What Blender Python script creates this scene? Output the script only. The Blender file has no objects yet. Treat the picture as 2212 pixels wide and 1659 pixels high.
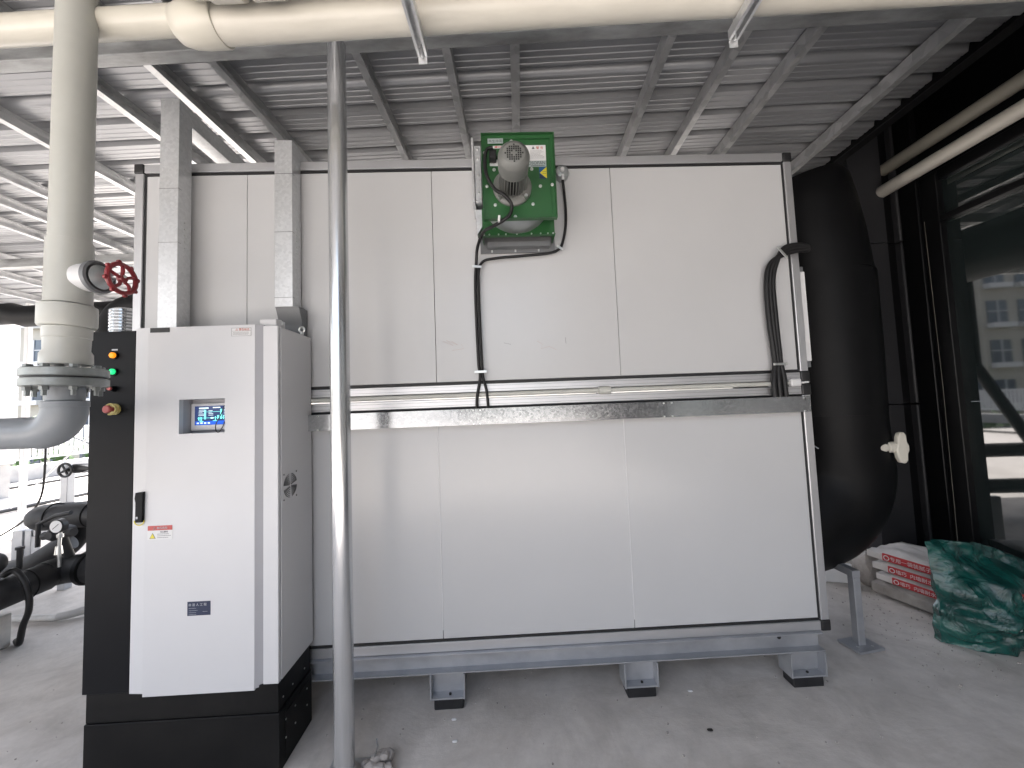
import bpy, bmesh, math, random
from mathutils import Vector, Matrix, Euler, noise
random.seed(7)
S = bpy.context.scene
COL = S.collection
PI = math.pi

# ------------------------------------------------------------------ camera, world, sun, exposure
def make_camera():
    f, yaw, pit, rol = 820.0, -0.0307, 0.0586, -0.0382
    cy, sy = math.cos(yaw), math.sin(yaw)
    r = Vector((cy, sy, 0)); fw = Vector((-sy, cy, 0)); u = Vector((0, 0, 1))
    cp, sp = math.cos(pit), math.sin(pit)
    fw, u = fw * cp + u * sp, u * cp - fw * sp
    cr, sr = math.cos(rol), math.sin(rol)
    r, u = r * cr + u * sr, u * cr - r * sr
    cam = bpy.data.objects.new('camera', bpy.data.cameras.new('camera'))
    COL.objects.link(cam)
    m = Matrix((r, u, -fw)).transposed().to_4x4()
    m.translation = Vector((0, 0, 1.6))
    cam.matrix_world = m
    cam.data.sensor_width = 36
    cam.data.lens = 36 * f / 2212
    cam.data.clip_start = 0.05
    cam.data.clip_end = 2000
    S.camera = cam
make_camera()

SUN_EL, SUN_AZ = math.radians(58), math.radians(-62)      # azimuth from +Y towards +X
w = bpy.data.worlds.new('World'); S.world = w; w.use_nodes = True
nt = w.node_tree; bg = nt.nodes['Background']
sky = nt.nodes.new('ShaderNodeTexSky'); sky.sky_type = 'NISHITA'; sky.sun_disc = False
sky.sun_elevation = SUN_EL; sky.sun_rotation = SUN_AZ
sky.air_density = 1.0; sky.dust_density = 4.0; sky.ozone_density = 1.0
hs = nt.nodes.new('ShaderNodeHueSaturation'); hs.inputs['Saturation'].default_value = 0.6
nt.links.new(sky.outputs[0], hs.inputs['Color']); nt.links.new(hs.outputs[0], bg.inputs[0])
bg.inputs[1].default_value = 0.15
sl = bpy.data.lights.new('sun', 'SUN'); sl.energy = 5.0; sl.angle = math.radians(0.6); sl.color = (1, 0.965, 0.93)
so = bpy.data.objects.new('sun', sl); COL.objects.link(so)
sd = Vector((math.sin(SUN_AZ) * math.cos(SUN_EL), math.cos(SUN_AZ) * math.cos(SUN_EL), math.sin(SUN_EL)))
so.rotation_euler = (-sd).to_track_quat('-Z', 'Y').to_euler()
so.location = (-10, 10, 20)
S.view_settings.view_transform = 'Standard'; S.view_settings.look = 'None'
S.view_settings.gamma = 1; S.view_settings.exposure = 2.48
S.view_settings.use_curve_mapping = False

# ------------------------------------------------------------------ materials
def mat(name, col, rough=0.5, metal=0.0, var=0.08, vscale=6.0, bump=0.0, bscale=60.0, spec=0.5, rvar=0.0,
        col2=None, emit=None, estr=0.0, stretch=None, coat=0.0, ior=None, alpha=None, voronoi=False, detail=5):
    m = bpy.data.materials.new(name); m.use_nodes = True
    n = m.node_tree.nodes; l = m.node_tree.links; b = n['Principled BSDF']
    b.inputs['Roughness'].default_value = rough; b.inputs['Metallic'].default_value = metal
    b.inputs['Specular IOR Level'].default_value = spec
    if coat: b.inputs['Coat Weight'].default_value = coat; b.inputs['Coat Roughness'].default_value = 0.1
    if ior: b.inputs['IOR'].default_value = ior
    if emit: b.inputs['Emission Color'].default_value = (*emit, 1); b.inputs['Emission Strength'].default_value = estr
    tc = n.new('ShaderNodeTexCoord'); mp = n.new('ShaderNodeMapping')
    l.new(tc.outputs['Object'], mp.inputs[0])
    if stretch: mp.inputs['Scale'].default_value = stretch
    if voronoi:
        t = n.new('ShaderNodeTexVoronoi'); t.inputs['Scale'].default_value = vscale
        nn = n.new('ShaderNodeTexNoise'); nn.inputs['Scale'].default_value = 2.2; nn.inputs['Detail'].default_value = 4
        l.new(mp.outputs[0], nn.inputs['Vector'])
        bw = n.new('ShaderNodeRGBToBW'); l.new(t.outputs['Color'], bw.inputs[0])
        mx = n.new('ShaderNodeMath'); mx.operation = 'MULTIPLY_ADD'; mx.inputs[1].default_value = 0.5
        mh = n.new('ShaderNodeMath'); mh.operation = 'MULTIPLY'; mh.inputs[1].default_value = 0.5
        l.new(nn.outputs['Fac'], mh.inputs[0]); l.new(bw.outputs[0], mx.inputs[0]); l.new(mh.outputs[0], mx.inputs[2])
        l.new(mp.outputs[0], t.inputs['Vector']); fac = mx.outputs[0]
    else:
        t = n.new('ShaderNodeTexNoise'); t.inputs['Scale'].default_value = vscale; t.inputs['Detail'].default_value = detail
        t.inputs['Roughness'].default_value = 0.6
        l.new(mp.outputs[0], t.inputs['Vector']); fac = t.outputs['Fac']
    rp = n.new('ShaderNodeValToRGB')
    c2 = col2 if col2 else tuple(c * (1 + var) for c in col)
    c1 = col if col2 else tuple(c * (1 - var) for c in col)
    rp.color_ramp.elements[0].position = 0.3; rp.color_ramp.elements[1].position = 0.7
    rp.color_ramp.elements[0].color = (*c1, 1); rp.color_ramp.elements[1].color = (*[min(1, c) for c in c2], 1)
    l.new(fac, rp.inputs[0]); l.new(rp.outputs[0], b.inputs['Base Color'])
    if rvar:
        mr = n.new('ShaderNodeMapRange'); mr.inputs['To Min'].default_value = rough - rvar; mr.inputs['To Max'].default_value = rough + rvar
        mr.inputs['From Min'].default_value = 0.25; mr.inputs['From Max'].default_value = 0.75
        l.new(fac, mr.inputs[0]); l.new(mr.outputs[0], b.inputs['Roughness'])
    if bump:
        t2 = n.new('ShaderNodeTexNoise'); t2.inputs['Scale'].default_value = bscale; t2.inputs['Detail'].default_value = 4
        l.new(mp.outputs[0], t2.inputs['Vector'])
        bp = n.new('ShaderNodeBump'); bp.inputs['Strength'].default_value = bump; bp.inputs['Distance'].default_value = 0.01
        l.new(t2.outputs['Fac'], bp.inputs['Height']); l.new(bp.outputs[0], b.inputs['Normal'])
    return m

M = {}
M['panel'] = mat('white_panel', (0.475, 0.475, 0.478), 0.23, var=0.02, vscale=1.5, rvar=0.03, bump=0.03, bscale=1.6, spec=0.5)
M['cabinet'] = mat('white_powder_coat', (0.55, 0.55, 0.56), 0.38, var=0.015, vscale=3, bump=0.02, bscale=250)
M['cab_black'] = mat('black_powder_coat', (0.0065, 0.007, 0.0085), 0.45, var=0.15, vscale=4, bump=0.02, bscale=200, spec=0.12)
M['plinth'] = mat('scuffed_black_steel', (0.0045, 0.0045, 0.005), 0.5, vscale=3.2, col2=(0.013, 0.0125, 0.012), rvar=0.1, spec=0.15)
M['alu'] = mat('anodised_aluminium', (0.56, 0.56, 0.57), 0.38, metal=0.75, var=0.04, vscale=3, stretch=(1, 1, 1), bump=0.01)
M['gasket'] = mat('black_rubber', (0.012, 0.012, 0.013), 0.6)
M['cap'] = mat('black_plastic', (0.014, 0.014, 0.015), 0.4, bump=0.05, bscale=80)
M['galv'] = mat('galvanised_steel', (0.58, 0.59, 0.60), 0.34, metal=0.7, vscale=75, voronoi=True, col2=(0.68, 0.69, 0.70), rvar=0.04, bump=0.02, bscale=5)
M['galvtray'] = mat('galvanised_tray_steel', (0.46, 0.47, 0.48), 0.17, metal=0.93, vscale=90, voronoi=True, col2=(0.56, 0.57, 0.58), rvar=0.05, bump=0.06, bscale=3)
M['galvpipe'] = mat('galvanised_pipe_steel', (0.58, 0.59, 0.60), 0.22, metal=0.85, vscale=9, col2=(0.66, 0.67, 0.68), rvar=0.06, stretch=(1, 1, 0.15), bump=0.02, bscale=14)
M['purlin'] = mat('galvanised_purlin_steel', (0.40, 0.405, 0.41), 0.36, metal=0.7, vscale=18, voronoi=True, col2=(0.56, 0.565, 0.57), rvar=0.08)
M['beam'] = mat('weathered_beam_zinc', (0.19, 0.19, 0.185), 0.5, metal=0.5, vscale=5, col2=(0.46, 0.47, 0.47), stretch=(0.6, 2, 2), rvar=0.08)
M['channel'] = mat('zinc_painted_channel', (0.33, 0.34, 0.36), 0.42, metal=0.55, vscale=7, col2=(0.43, 0.44, 0.46), rvar=0.08, bump=0.05, bscale=30)
M['roof'] = mat('roof_sheet_underside', (0.31, 0.315, 0.325), 0.40, metal=0.45, var=0.12, vscale=3, stretch=(0.4, 2.5, 1), bump=0.05, bscale=7)
M['pvc'] = mat('cream_pvc', (0.55, 0.525, 0.455), 0.33, var=0.04, vscale=4, rvar=0.05)
M['pvcgrime'] = mat('cream_pvc_dusty', (0.52, 0.495, 0.435), 0.36, vscale=7, col2=(0.58, 0.555, 0.49), stretch=(0.6, 3, 3), rvar=0.06)
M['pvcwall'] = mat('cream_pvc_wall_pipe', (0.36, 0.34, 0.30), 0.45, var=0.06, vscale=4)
M['pvcdim'] = mat('dimmed_brown_pvc', (0.15, 0.14, 0.115), 0.6, var=0.1, vscale=4)  # pipe pvc browned and dimmed: the upper pipe's shade is in the colour
M['pvcgrey'] = mat('grey_pvc', (0.44, 0.44, 0.405), 0.36, var=0.05, vscale=5, rvar=0.05)
M['greypipe'] = mat('grey_painted_pipe', (0.20, 0.215, 0.23), 0.38, var=0.1, vscale=6)
M['flange'] = mat('grey_cast_flange', (0.24, 0.255, 0.25), 0.36, metal=0.5, var=0.2, vscale=20)
M['bolt'] = mat('zinc_bolt', (0.62, 0.63, 0.62), 0.3, metal=0.9, var=0.1)
M['foam'] = mat('black_foam_lagging', (0.003, 0.003, 0.0035), 0.5, var=0.3, vscale=7, bump=0.12, bscale=12, spec=0.18)
M['foamgrey'] = mat('dusty_black_lagging', (0.010, 0.010, 0.011), 0.55, vscale=5, col2=(0.034, 0.034, 0.036), spec=0.3, bump=0.2, bscale=12)
M['green'] = mat('green_fan_paint', (0.018, 0.085, 0.025), 0.36, var=0.1, vscale=6, bump=0.02, bscale=160, rvar=0.05)
M['fangrey'] = mat('grey_fan_duct', (0.15, 0.155, 0.16), 0.45, metal=0.2, var=0.1)
M['inlet'] = mat('fan_inlet_zinc', (0.36, 0.38, 0.38), 0.34, metal=0.6, var=0.1)
M['motor'] = mat('grey_motor_paint', (0.15, 0.152, 0.142), 0.4, var=0.06, vscale=12, bump=0.03, bscale=200)
M['motor_fin'] = mat('brightened_motor_fin', (0.24, 0.24, 0.225), 0.4)  # lighter than the motor paint, so the fins look brightly lit
M['black'] = mat('matt_black', (0.008, 0.008, 0.008), 0.5)
M['cable'] = mat('black_cable_sheath', (0.012, 0.0115, 0.012), 0.42, var=0.2, bump=0.05, bscale=90, spec=0.3)
M['red'] = mat('red_handwheel_paint', (0.20, 0.018, 0.022), 0.3, var=0.2, vscale=14)
M['redvivid'] = mat('red_print', (0.42, 0.03, 0.035), 0.5, var=0.08)
M['stickred'] = mat('red_sticker_band', (0.42, 0.055, 0.05), 0.4, var=0.05)
M['yellow'] = mat('yellow_print', (0.65, 0.55, 0.03), 0.4, var=0.05)
M['blue'] = mat('blue_print', (0.01, 0.08, 0.22), 0.4, var=0.05)
M['navy'] = mat('navy_print', (0.012, 0.022, 0.06), 0.4, var=0.05)
M['sticker'] = mat('white_sticker', (0.60, 0.60, 0.60), 0.35, var=0.02)
M['silversticker'] = mat('silver_sticker', (0.36, 0.42, 0.41), 0.35, metal=0.3, var=0.04)
M['ink'] = mat('grey_ink', (0.10, 0.10, 0.11), 0.5)
M['pencil'] = mat('faint_red_pencil', (0.40, 0.30, 0.27), 0.5)
M['inkred'] = mat('red_ink', (0.45, 0.10, 0.06), 0.5)
M['lightink'] = mat('pale_print', (0.40, 0.42, 0.44), 0.5)
M['cab_darkened'] = mat('darkened_cabinet_grey', (0.36, 0.36, 0.38), 0.4, var=0.02)  # cabinet white darkened: the door chamfer's shade is in this colour
M['orange_lamp'] = mat('orange_lamp_lens', (0.6, 0.2, 0.01), 0.3, emit=(1.0, 0.30, 0.01), estr=0.2)
M['green_lamp'] = mat('green_lamp_lens', (0.02, 0.7, 0.25), 0.3, emit=(0.02, 0.95, 0.28), estr=0.14)
M['redbutton'] = mat('dull_red_button', (0.45, 0.10, 0.09), 0.35)
M['yellowring'] = mat('pale_yellow_plastic', (0.55, 0.46, 0.16), 0.4)
M['screen'] = mat('screen_backlight_navy', (0.02, 0.03, 0.08), 0.15, emit=(0.028, 0.045, 0.13), estr=0.2)
M['screenblue'] = mat('screen_backlight_blue', (0.02, 0.08, 0.4), 0.15, emit=(0.02, 0.10, 0.55), estr=0.2)
M['screencyan'] = mat('screen_graphic_cyan', (0.2, 0.7, 0.7), 0.15, emit=(0.18, 0.75, 0.70), estr=0.2)
M['screenwhite'] = mat('screen_graphic_white', (0.8, 0.9, 0.9), 0.15, emit=(0.6, 0.85, 0.95), estr=0.17)
M['cladding'] = mat('dark_grey_cladding', (0.021, 0.021, 0.023), 0.45, var=0.12, vscale=2, spec=0.25)
M['wallblack'] = mat('black_wall_cladding', (0.0025, 0.0025, 0.003), 0.55, var=0.2, vscale=2, spec=0.1)
M['frameblack'] = mat('black_window_frame', (0.004, 0.004, 0.0045), 0.35, spec=0.2)
M['glass'] = mat('dark_tinted_glass', (0.013, 0.018, 0.018), 0.03, spec=0.5, ior=1.9, var=0.1)
M['sack'] = mat('white_woven_sack', (0.50, 0.48, 0.46), 0.6, vscale=14, col2=(0.62, 0.59, 0.57), bump=0.3, bscale=40)
M['sackdust'] = mat('dusty_paper_sack', (0.22, 0.20, 0.185), 0.8, vscale=9, col2=(0.36, 0.335, 0.31), bump=0.4, bscale=40)
M['whitetrim'] = mat('white_metal', (0.66, 0.66, 0.66), 0.4, var=0.03)
M['whitedirty'] = mat('dirty_white_board', (0.40, 0.385, 0.37), 0.6, vscale=8, col2=(0.58, 0.56, 0.53))
M['tile'] = mat('cream_tile_facade', (0.44, 0.41, 0.35), 0.6, var=0.08, vscale=1.0)
M['facade'] = mat('white_render_facade', (0.62, 0.61, 0.60), 0.7, var=0.05, vscale=0.5)
M['winglass'] = mat('far_window_glass', (0.06, 0.08, 0.11), 0.1, spec=0.8)
M['stone'] = mat('rough_stone_block', (0.24, 0.22, 0.205), 0.85, vscale=9, col2=(0.42, 0.39, 0.365), bump=0.8, bscale=25)
M['parapet'] = mat('grey_parapet', (0.30, 0.295, 0.29), 0.8, vscale=3, col2=(0.42, 0.41, 0.40))
M['leaf'] = mat('far_foliage', (0.03, 0.07, 0.02), 0.7, vscale=3, col2=(0.08, 0.14, 0.04))
M['bark'] = mat('far_bark', (0.08, 0.06, 0.045), 0.9)
M['asphalt'] = mat('ground_paving', (0.16, 0.155, 0.15), 0.9, var=0.15, vscale=0.1)

def concrete():
    m = bpy.data.materials.new('dusty_concrete'); m.use_nodes = True
    n = m.node_tree.nodes; l = m.node_tree.links; b = n['Principled BSDF']
    tc = n.new('ShaderNodeTexCoord')
    def nz(scale, detail=6, rough=0.6, dist=0.0, sc=None):
        t = n.new('ShaderNodeTexNoise'); t.inputs['Scale'].default_value = scale; t.inputs['Detail'].default_value = detail
        t.inputs['Roughness'].default_value = rough; t.inputs['Distortion'].default_value = dist
        if sc:
            mp = n.new('ShaderNodeMapping'); mp.inputs['Scale'].default_value = sc; mp.inputs['Rotation'].default_value = (0, 0, 0.5)
            l.new(tc.outputs['Object'], mp.inputs[0]); l.new(mp.outputs[0], t.inputs['Vector'])
        else: l.new(tc.outputs['Object'], t.inputs['Vector'])
        return t
    a = nz(0.9, 6, 0.62, 0.6); c = nz(7, 8, 0.7); d = nz(2.6, 7, 0.7, 1.5)
    r1 = n.new('ShaderNodeValToRGB'); e = r1.color_ramp.elements
    e[0].position = 0.3; e[0].color = (0.445, 0.415, 0.385, 1); e[1].position = 0.68; e[1].color = (0.63, 0.592, 0.555, 1)
    l.new(a.outputs['Fac'], r1.inputs[0])
    r2 = n.new('ShaderNodeValToRGB'); e = r2.color_ramp.elements
    e[0].position = 0.3; e[0].color = (0.86, 0.86, 0.86, 1); e[1].position = 0.72; e[1].color = (1.10, 1.10, 1.10, 1)
    l.new(c.outputs['Fac'], r2.inputs[0])
    r3 = n.new('ShaderNodeValToRGB'); e = r3.color_ramp.elements
    e[0].position = 0.36; e[0].color = (0.86, 0.85, 0.84, 1); e[1].position = 0.56; e[1].color = (1, 1, 1, 1)
    l.new(d.outputs['Fac'], r3.inputs[0])
    m1 = n.new('ShaderNodeMix'); m1.data_type = 'RGBA'; m1.blend_type = 'MULTIPLY'; m1.inputs[0].default_value = 1
    m2 = n.new('ShaderNodeMix'); m2.data_type = 'RGBA'; m2.blend_type = 'MULTIPLY'; m2.inputs[0].default_value = 1
    l.new(r1.outputs[0], m1.inputs[6]); l.new(r2.outputs[0], m1.inputs[7])
    l.new(m1.outputs[2], m2.inputs[6]); l.new(r3.outputs[0], m2.inputs[7])
    l.new(m2.outputs[2], b.inputs['Base Color'])
    b.inputs['Roughness'].default_value = 0.78
    st = nz(1.6, 5, 0.6, 0.6, (1, 1.8, 1)); fine = nz(45, 6, 0.75)
    ma = n.new('ShaderNodeMath'); ma.operation = 'MULTIPLY_ADD'; ma.inputs[1].default_value = 0.16
    l.new(fine.outputs['Fac'], ma.inputs[0]); l.new(st.outputs['Fac'], ma.inputs[2])
    bp = n.new('ShaderNodeBump'); bp.inputs['Strength'].default_value = 0.22; bp.inputs['Distance'].default_value = 0.03
    l.new(ma.outputs[0], bp.inputs['Height']); l.new(bp.outputs[0], b.inputs['Normal'])
    return m
M['concrete'] = concrete()

def green_plastic():
    m = bpy.data.materials.new('green_translucent_plastic'); m.use_nodes = True
    n = m.node_tree.nodes; l = m.node_tree.links; b = n['Principled BSDF']
    b.inputs['Roughness'].default_value = 0.22; b.inputs['Specular IOR Level'].default_value = 0.5
    b.inputs['Coat Weight'].default_value = 0.25; b.inputs['Coat Roughness'].default_value = 0.06
    tc = n.new('ShaderNodeTexCoord')
    t = n.new('ShaderNodeTexNoise'); t.inputs['Scale'].default_value = 3.2; t.inputs['Detail'].default_value = 5; t.inputs['Distortion'].default_value = 1.5
    l.new(tc.outputs['Object'], t.inputs['Vector'])
    r = n.new('ShaderNodeValToRGB'); e = r.color_ramp.elements
    e[0].position = 0.36; e[0].color = (0.003, 0.034, 0.030, 1); e[1].position = 0.62; e[1].color = (0.008, 0.085, 0.070, 1)
    q = r.color_ramp.elements.new(0.78); q.color = (0.07, 0.16, 0.12, 1)
    l.new(t.outputs['Fac'], r.inputs[0]); l.new(r.outputs[0], b.inputs['Base Color'])
    t2 = n.new('ShaderNodeTexNoise'); t2.inputs['Scale'].default_value = 9; t2.inputs['Detail'].default_value = 5; t2.inputs['Distortion'].default_value = 2.2
    l.new(tc.outputs['Object'], t2.inputs['Vector'])
    bp = n.new('ShaderNodeBump'); bp.inputs['Strength'].default_value = 0.6; bp.inputs['Distance'].default_value = 0.03
    l.new(t2.outputs['Fac'], bp.inputs['Height']); l.new(bp.outputs[0], b.inputs['Normal'])
    return m
M['greenbag'] = green_plastic()
def clear_film():
    m = bpy.data.materials.new('clear_film'); m.use_nodes = True
    b = m.node_tree.nodes['Principled BSDF']; b.inputs['Base Color'].default_value = (0.5, 0.55, 0.53, 1)
    b.inputs['Roughness'].default_value = 0.15; b.inputs['Coat Weight'].default_value = 0.5
    return m
M['film'] = clear_film()

# ------------------------------------------------------------------ mesh helpers
class MB:
    def __init__(s): s.bm = bmesh.new()
    def box(s, x0, x1, y0, y1, z0, z1, bev=0.0, rot=None, seg=1):
        g = bmesh.new(); bmesh.ops.create_cube(g, size=1)
        for v in g.verts:
            v.co = Vector(((x0 + x1) / 2 + v.co.x * (x1 - x0), (y0 + y1) / 2 + v.co.y * (y1 - y0), (z0 + z1) / 2 + v.co.z * (z1 - z0)))
        if bev: bmesh.ops.bevel(g, geom=g.edges[:], offset=bev, segments=seg, affect='EDGES', profile=0.5)
        if rot:
            c = Vector(((x0 + x1) / 2, (y0 + y1) / 2, (z0 + z1) / 2))
            bmesh.ops.rotate(g, verts=g.verts, cent=c, matrix=Euler(rot).to_matrix())
        s.merge(g); return s
    def merge(s, g):
        me = bpy.data.meshes.new('t'); g.to_mesh(me); g.free(); s.bm.from_mesh(me); bpy.data.meshes.remove(me)
    def prism(s, pts, axis, a0, a1):
        # pts: 2D polygon in the other two axes (order x,y,z without axis)
        def P(p, a):
            q = list(p); q.insert(axis, a); return Vector(q)
        v0 = [s.bm.verts.new(P(p, a0)) for p in pts]; v1 = [s.bm.verts.new(P(p, a1)) for p in pts]
        k = len(pts)
        for i in range(k): s.bm.faces.new((v0[i], v0[(i + 1) % k], v1[(i + 1) % k], v1[i]))
        s.bm.faces.new(v0[::-1]); s.bm.faces.new(v1)
        return s
    def lathe(s, prof, c, axis=2, seg=32, cap=True):
        # prof: (radius, position along axis)
        rings = []
        for r, h in prof:
            ring = []
            for i in range(seg):
                a = 2 * PI * i / seg; p = [r * math.cos(a), r * math.sin(a)]
                p.insert(axis, h); ring.append(s.bm.verts.new(Vector(p) + Vector(c)))
            rings.append(ring)
        for a, b in zip(rings, rings[1:]):
            for i in range(seg): s.bm.faces.new((a[i], a[(i + 1) % seg], b[(i + 1) % seg], b[i]))
        if cap: s.bm.faces.new(rings[0][::-1]); s.bm.faces.new(rings[-1])
        return s
    def tube(s, pts, r, seg=16, cap=True, wob=0.0):
        pts = [Vector(p) for p in pts]; k = len(pts)
        rr = r if isinstance(r, (list, tuple)) else [r] * k
        rings = []; up = None
        for i, p in enumerate(pts):
            t = (pts[min(i + 1, k - 1)] - pts[max(i - 1, 0)]).normalized()
            if up is None:
                up = Vector((0, 0, 1)) if abs(t.z) < 0.9 else Vector((1, 0, 0))
            up = (up - t * up.dot(t)).normalized(); sd_ = t.cross(up)
            ring = []
            for j in range(seg):
                a = 2 * PI * j / seg; q = rr[i]
                if wob: q *= 1 + wob * noise.noise(p * 3.1 + Vector((math.cos(a), math.sin(a), 0)) * 1.3)
                ring.append(s.bm.verts.new(p + up * math.cos(a) * q + sd_ * math.sin(a) * q))
            rings.append(ring)
        for a, b in zip(rings, rings[1:]):
            for i in range(seg): s.bm.faces.new((a[i], a[(i + 1) % seg], b[(i + 1) % seg], b[i]))
        if cap: s.bm.faces.new(rings[0][::-1]); s.bm.faces.new(rings[-1])
        return s
    def torus(s, c, axis, R, r, seg=40, rs=10, a0=0, a1=2 * PI):
        full = abs(a1 - a0 - 2 * PI) < 1e-6
        n = seg if full else seg + 1; rings = []
        for i in range(n):
            a = a0 + (a1 - a0) * i / seg; ring = []
            for j in range(rs):
                b = 2 * PI * j / rs; q = R + r * math.cos(b)
                p = [q * math.cos(a), q * math.sin(a)]; p.insert(axis, r * math.sin(b))
                ring.append(s.bm.verts.new(Vector(p) + Vector(c)))
            rings.append(ring)
        for i in range(n if full else n - 1):
            a, b = rings[i], rings[(i + 1) % n]
            for j in range(rs): s.bm.faces.new((a[j], a[(j + 1) % rs], b[(j + 1) % rs], b[j]))
        return s
    def build(s, name, m, parent=None, off=None, smooth=True, kind=None, label=None):
        bmesh.ops.recalc_face_normals(s.bm, faces=s.bm.faces)
        o_ = off if off is not None else (parent['_org'] if parent and '_org' in parent else None)
        if o_ is not None: bmesh.ops.translate(s.bm, verts=s.bm.verts, vec=-Vector(o_))
        me = bpy.data.meshes.new(name); s.bm.to_mesh(me); s.bm.free()
        if smooth:
            me.polygons.foreach_set('use_smooth', [True] * len(me.polygons)); me.set_sharp_from_angle(angle=math.radians(35))
        me.materials.append(M[m] if isinstance(m, str) else m)
        o = bpy.data.objects.new(name, me); COL.objects.link(o)
        if parent: o.parent = parent
        if parent and '_org' in parent: o['_org'] = list(parent['_org'])
        if kind: o['kind'] = kind
        if label: o['label'] = label
        return o

def tag(o, label=None, cat=None, group=None, kind=None):
    if label: o['label'] = label
    if cat: o['category'] = cat
    if group: o['group'] = group
    if kind: o['kind'] = kind
    return o
PHI = -0.0508                      # the building and its roof stand slightly turned against the machine
def thing(name, label, cat, loc=(0, 0, 0), group=None, bld=False):
    o = bpy.data.objects.new(name, None); COL.objects.link(o); o.empty_display_size = 0.2
    L = Vector(loc); o['_org'] = list(L)
    if bld: o.rotation_euler = (0, 0, PHI); L = Matrix.Rotation(PHI, 3, 'Z') @ L
    o.location = L
    return tag(o, label, cat, group)
def BLD(o):                        # a top-level mesh given in building coordinates
    o.rotation_euler = (0, 0, PHI); return o
def B(x, y, z): return Matrix.Rotation(PHI, 3, 'Z') @ Vector((x, y, z))
def smooth_path(pts, n=8):
    P = [Vector(p) for p in pts]; out = []
    for i in range(len(P) - 1):
        p0 = P[max(i - 1, 0)]; p1 = P[i]; p2 = P[i + 1]; p3 = P[min(i + 2, len(P) - 1)]
        for k in range(n):
            t = k / n
            out.append(0.5 * ((2 * p1) + (-p0 + p2) * t + (2 * p0 - 5 * p1 + 4 * p2 - p3) * t * t + (-p0 + 3 * p1 - 3 * p2 + p3) * t ** 3))
    out.append(P[-1]); return out
def arc(c, R, a0, a1, u, v, n=10):
    c, u, v = Vector(c), Vector(u), Vector(v)
    return [c + u * R * math.cos(a0 + (a1 - a0) * i / n) + v * R * math.sin(a0 + (a1 - a0) * i / n) for i in range(n + 1)]
def lettering(txt, size, loc, m, parent, rot=(PI / 2, 0, 0), name='lettering', align='LEFT', sx=1.0, ext=0.0004):
    c = bpy.data.curves.new('t', 'FONT'); c.body = txt; c.size = size; c.align_x = align; c.extrude = ext; c.resolution_u = 3
    o = bpy.data.objects.new('t', c); COL.objects.link(o)
    dg = bpy.context.evaluated_depsgraph_get(); me = bpy.data.meshes.new_from_object(o.evaluated_get(dg))
    bpy.data.objects.remove(o)
    me.transform(Matrix.Translation(Vector(loc)) @ Euler(rot).to_matrix().to_4x4() @ Matrix.Diagonal((sx, 1, 1, 1)))
    if parent and '_org' in parent: me.transform(Matrix.Translation(-Vector(parent['_org'])))
    me.materials.clear(); me.materials.append(M[m])
    q = bpy.data.objects.new(name, me); COL.objects.link(q); q.parent = parent
    return q
def lines_print(x0, x1, zs, y, m, parent, h=0.0018, jag=0.3):
    g = MB()
    for z in zs:
        x = x0; e = x1 - random.random() * jag * (x1 - x0)
        while x < e:
            w_ = random.uniform(0.004, 0.012) * (x1 - x0) / 0.08
            g.box(x, min(x + w_, e), y - 0.0006, y, z, z + h); x += w_ + 0.0012
    return g.build('small_print', m, parent, smooth=False)

# ------------------------------------------------------------------ setting: floor, ground
g = MB(); g.box(-15, 12, -9, 16, -0.4, 0.0)
o = g.build('floor', 'concrete', smooth=False); tag(o, kind='structure')
g = MB(); g.box(-400, 400, -400, 400, -12.4, -12)
o = g.build('ground', 'asphalt', smooth=False); tag(o, kind='structure')

# ------------------------------------------------------------------ canopy roof (building coordinates)
canopy = thing('canopy_roof', 'corrugated steel canopy roof with galvanised purlins over the machines', 'roof', (0, 1.76, 3.4), bld=True)
RX0, RX1 = -9.3, 2.72
def sheet(y0, y1):
    # trapezoid sheet seen from below, ribs run along x, 0.2 m pitch, three fine grooves in each pan
    prof = []; y = y0; z = 3.585
    while y < y1 - 0.01:
        prof += [(y, z), (y + 0.030, z), (y + 0.034, z + 0.004), (y + 0.040, z + 0.004), (y + 0.044, z), (y + 0.070, z), (y + 0.074, z + 0.004),
                 (y + 0.080, z + 0.004), (y + 0.084, z), (y + 0.110, z), (y + 0.114, z + 0.004), (y + 0.12, z + 0.004), (y + 0.124, z), (y + 0.140, z), (y + 0.150, z + 0.042), (y + 0.19, z + 0.042)]
        y += 0.2
    prof.append((y, z))
    g = MB(); n = 12
    rows = []
    for k, (py, pz) in enumerate(prof):
        rows.append([g.bm.verts.new((RX0 + (RX1 - RX0) * i / n, py, pz + 0.0025 * noise.noise(Vector((i * 0.7, py * 3, 0))))) for i in range(n + 1)])
    for a, b in zip(rows, rows[1:]):
        for i in range(n): g.bm.faces.new((a[i], a[i + 1], b[i + 1], b[i]))
    o = g.build('roof_sheet', 'roof', canopy)
    md = o.modifiers.new('thick', 'SOLIDIFY'); md.thickness = 0.002; md.offset = 1
    return o
y = -1.02
while y < 4.1:
    sheet(y, y + 0.8 - 0.003); y += 0.8
y1 = 4.32
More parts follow.
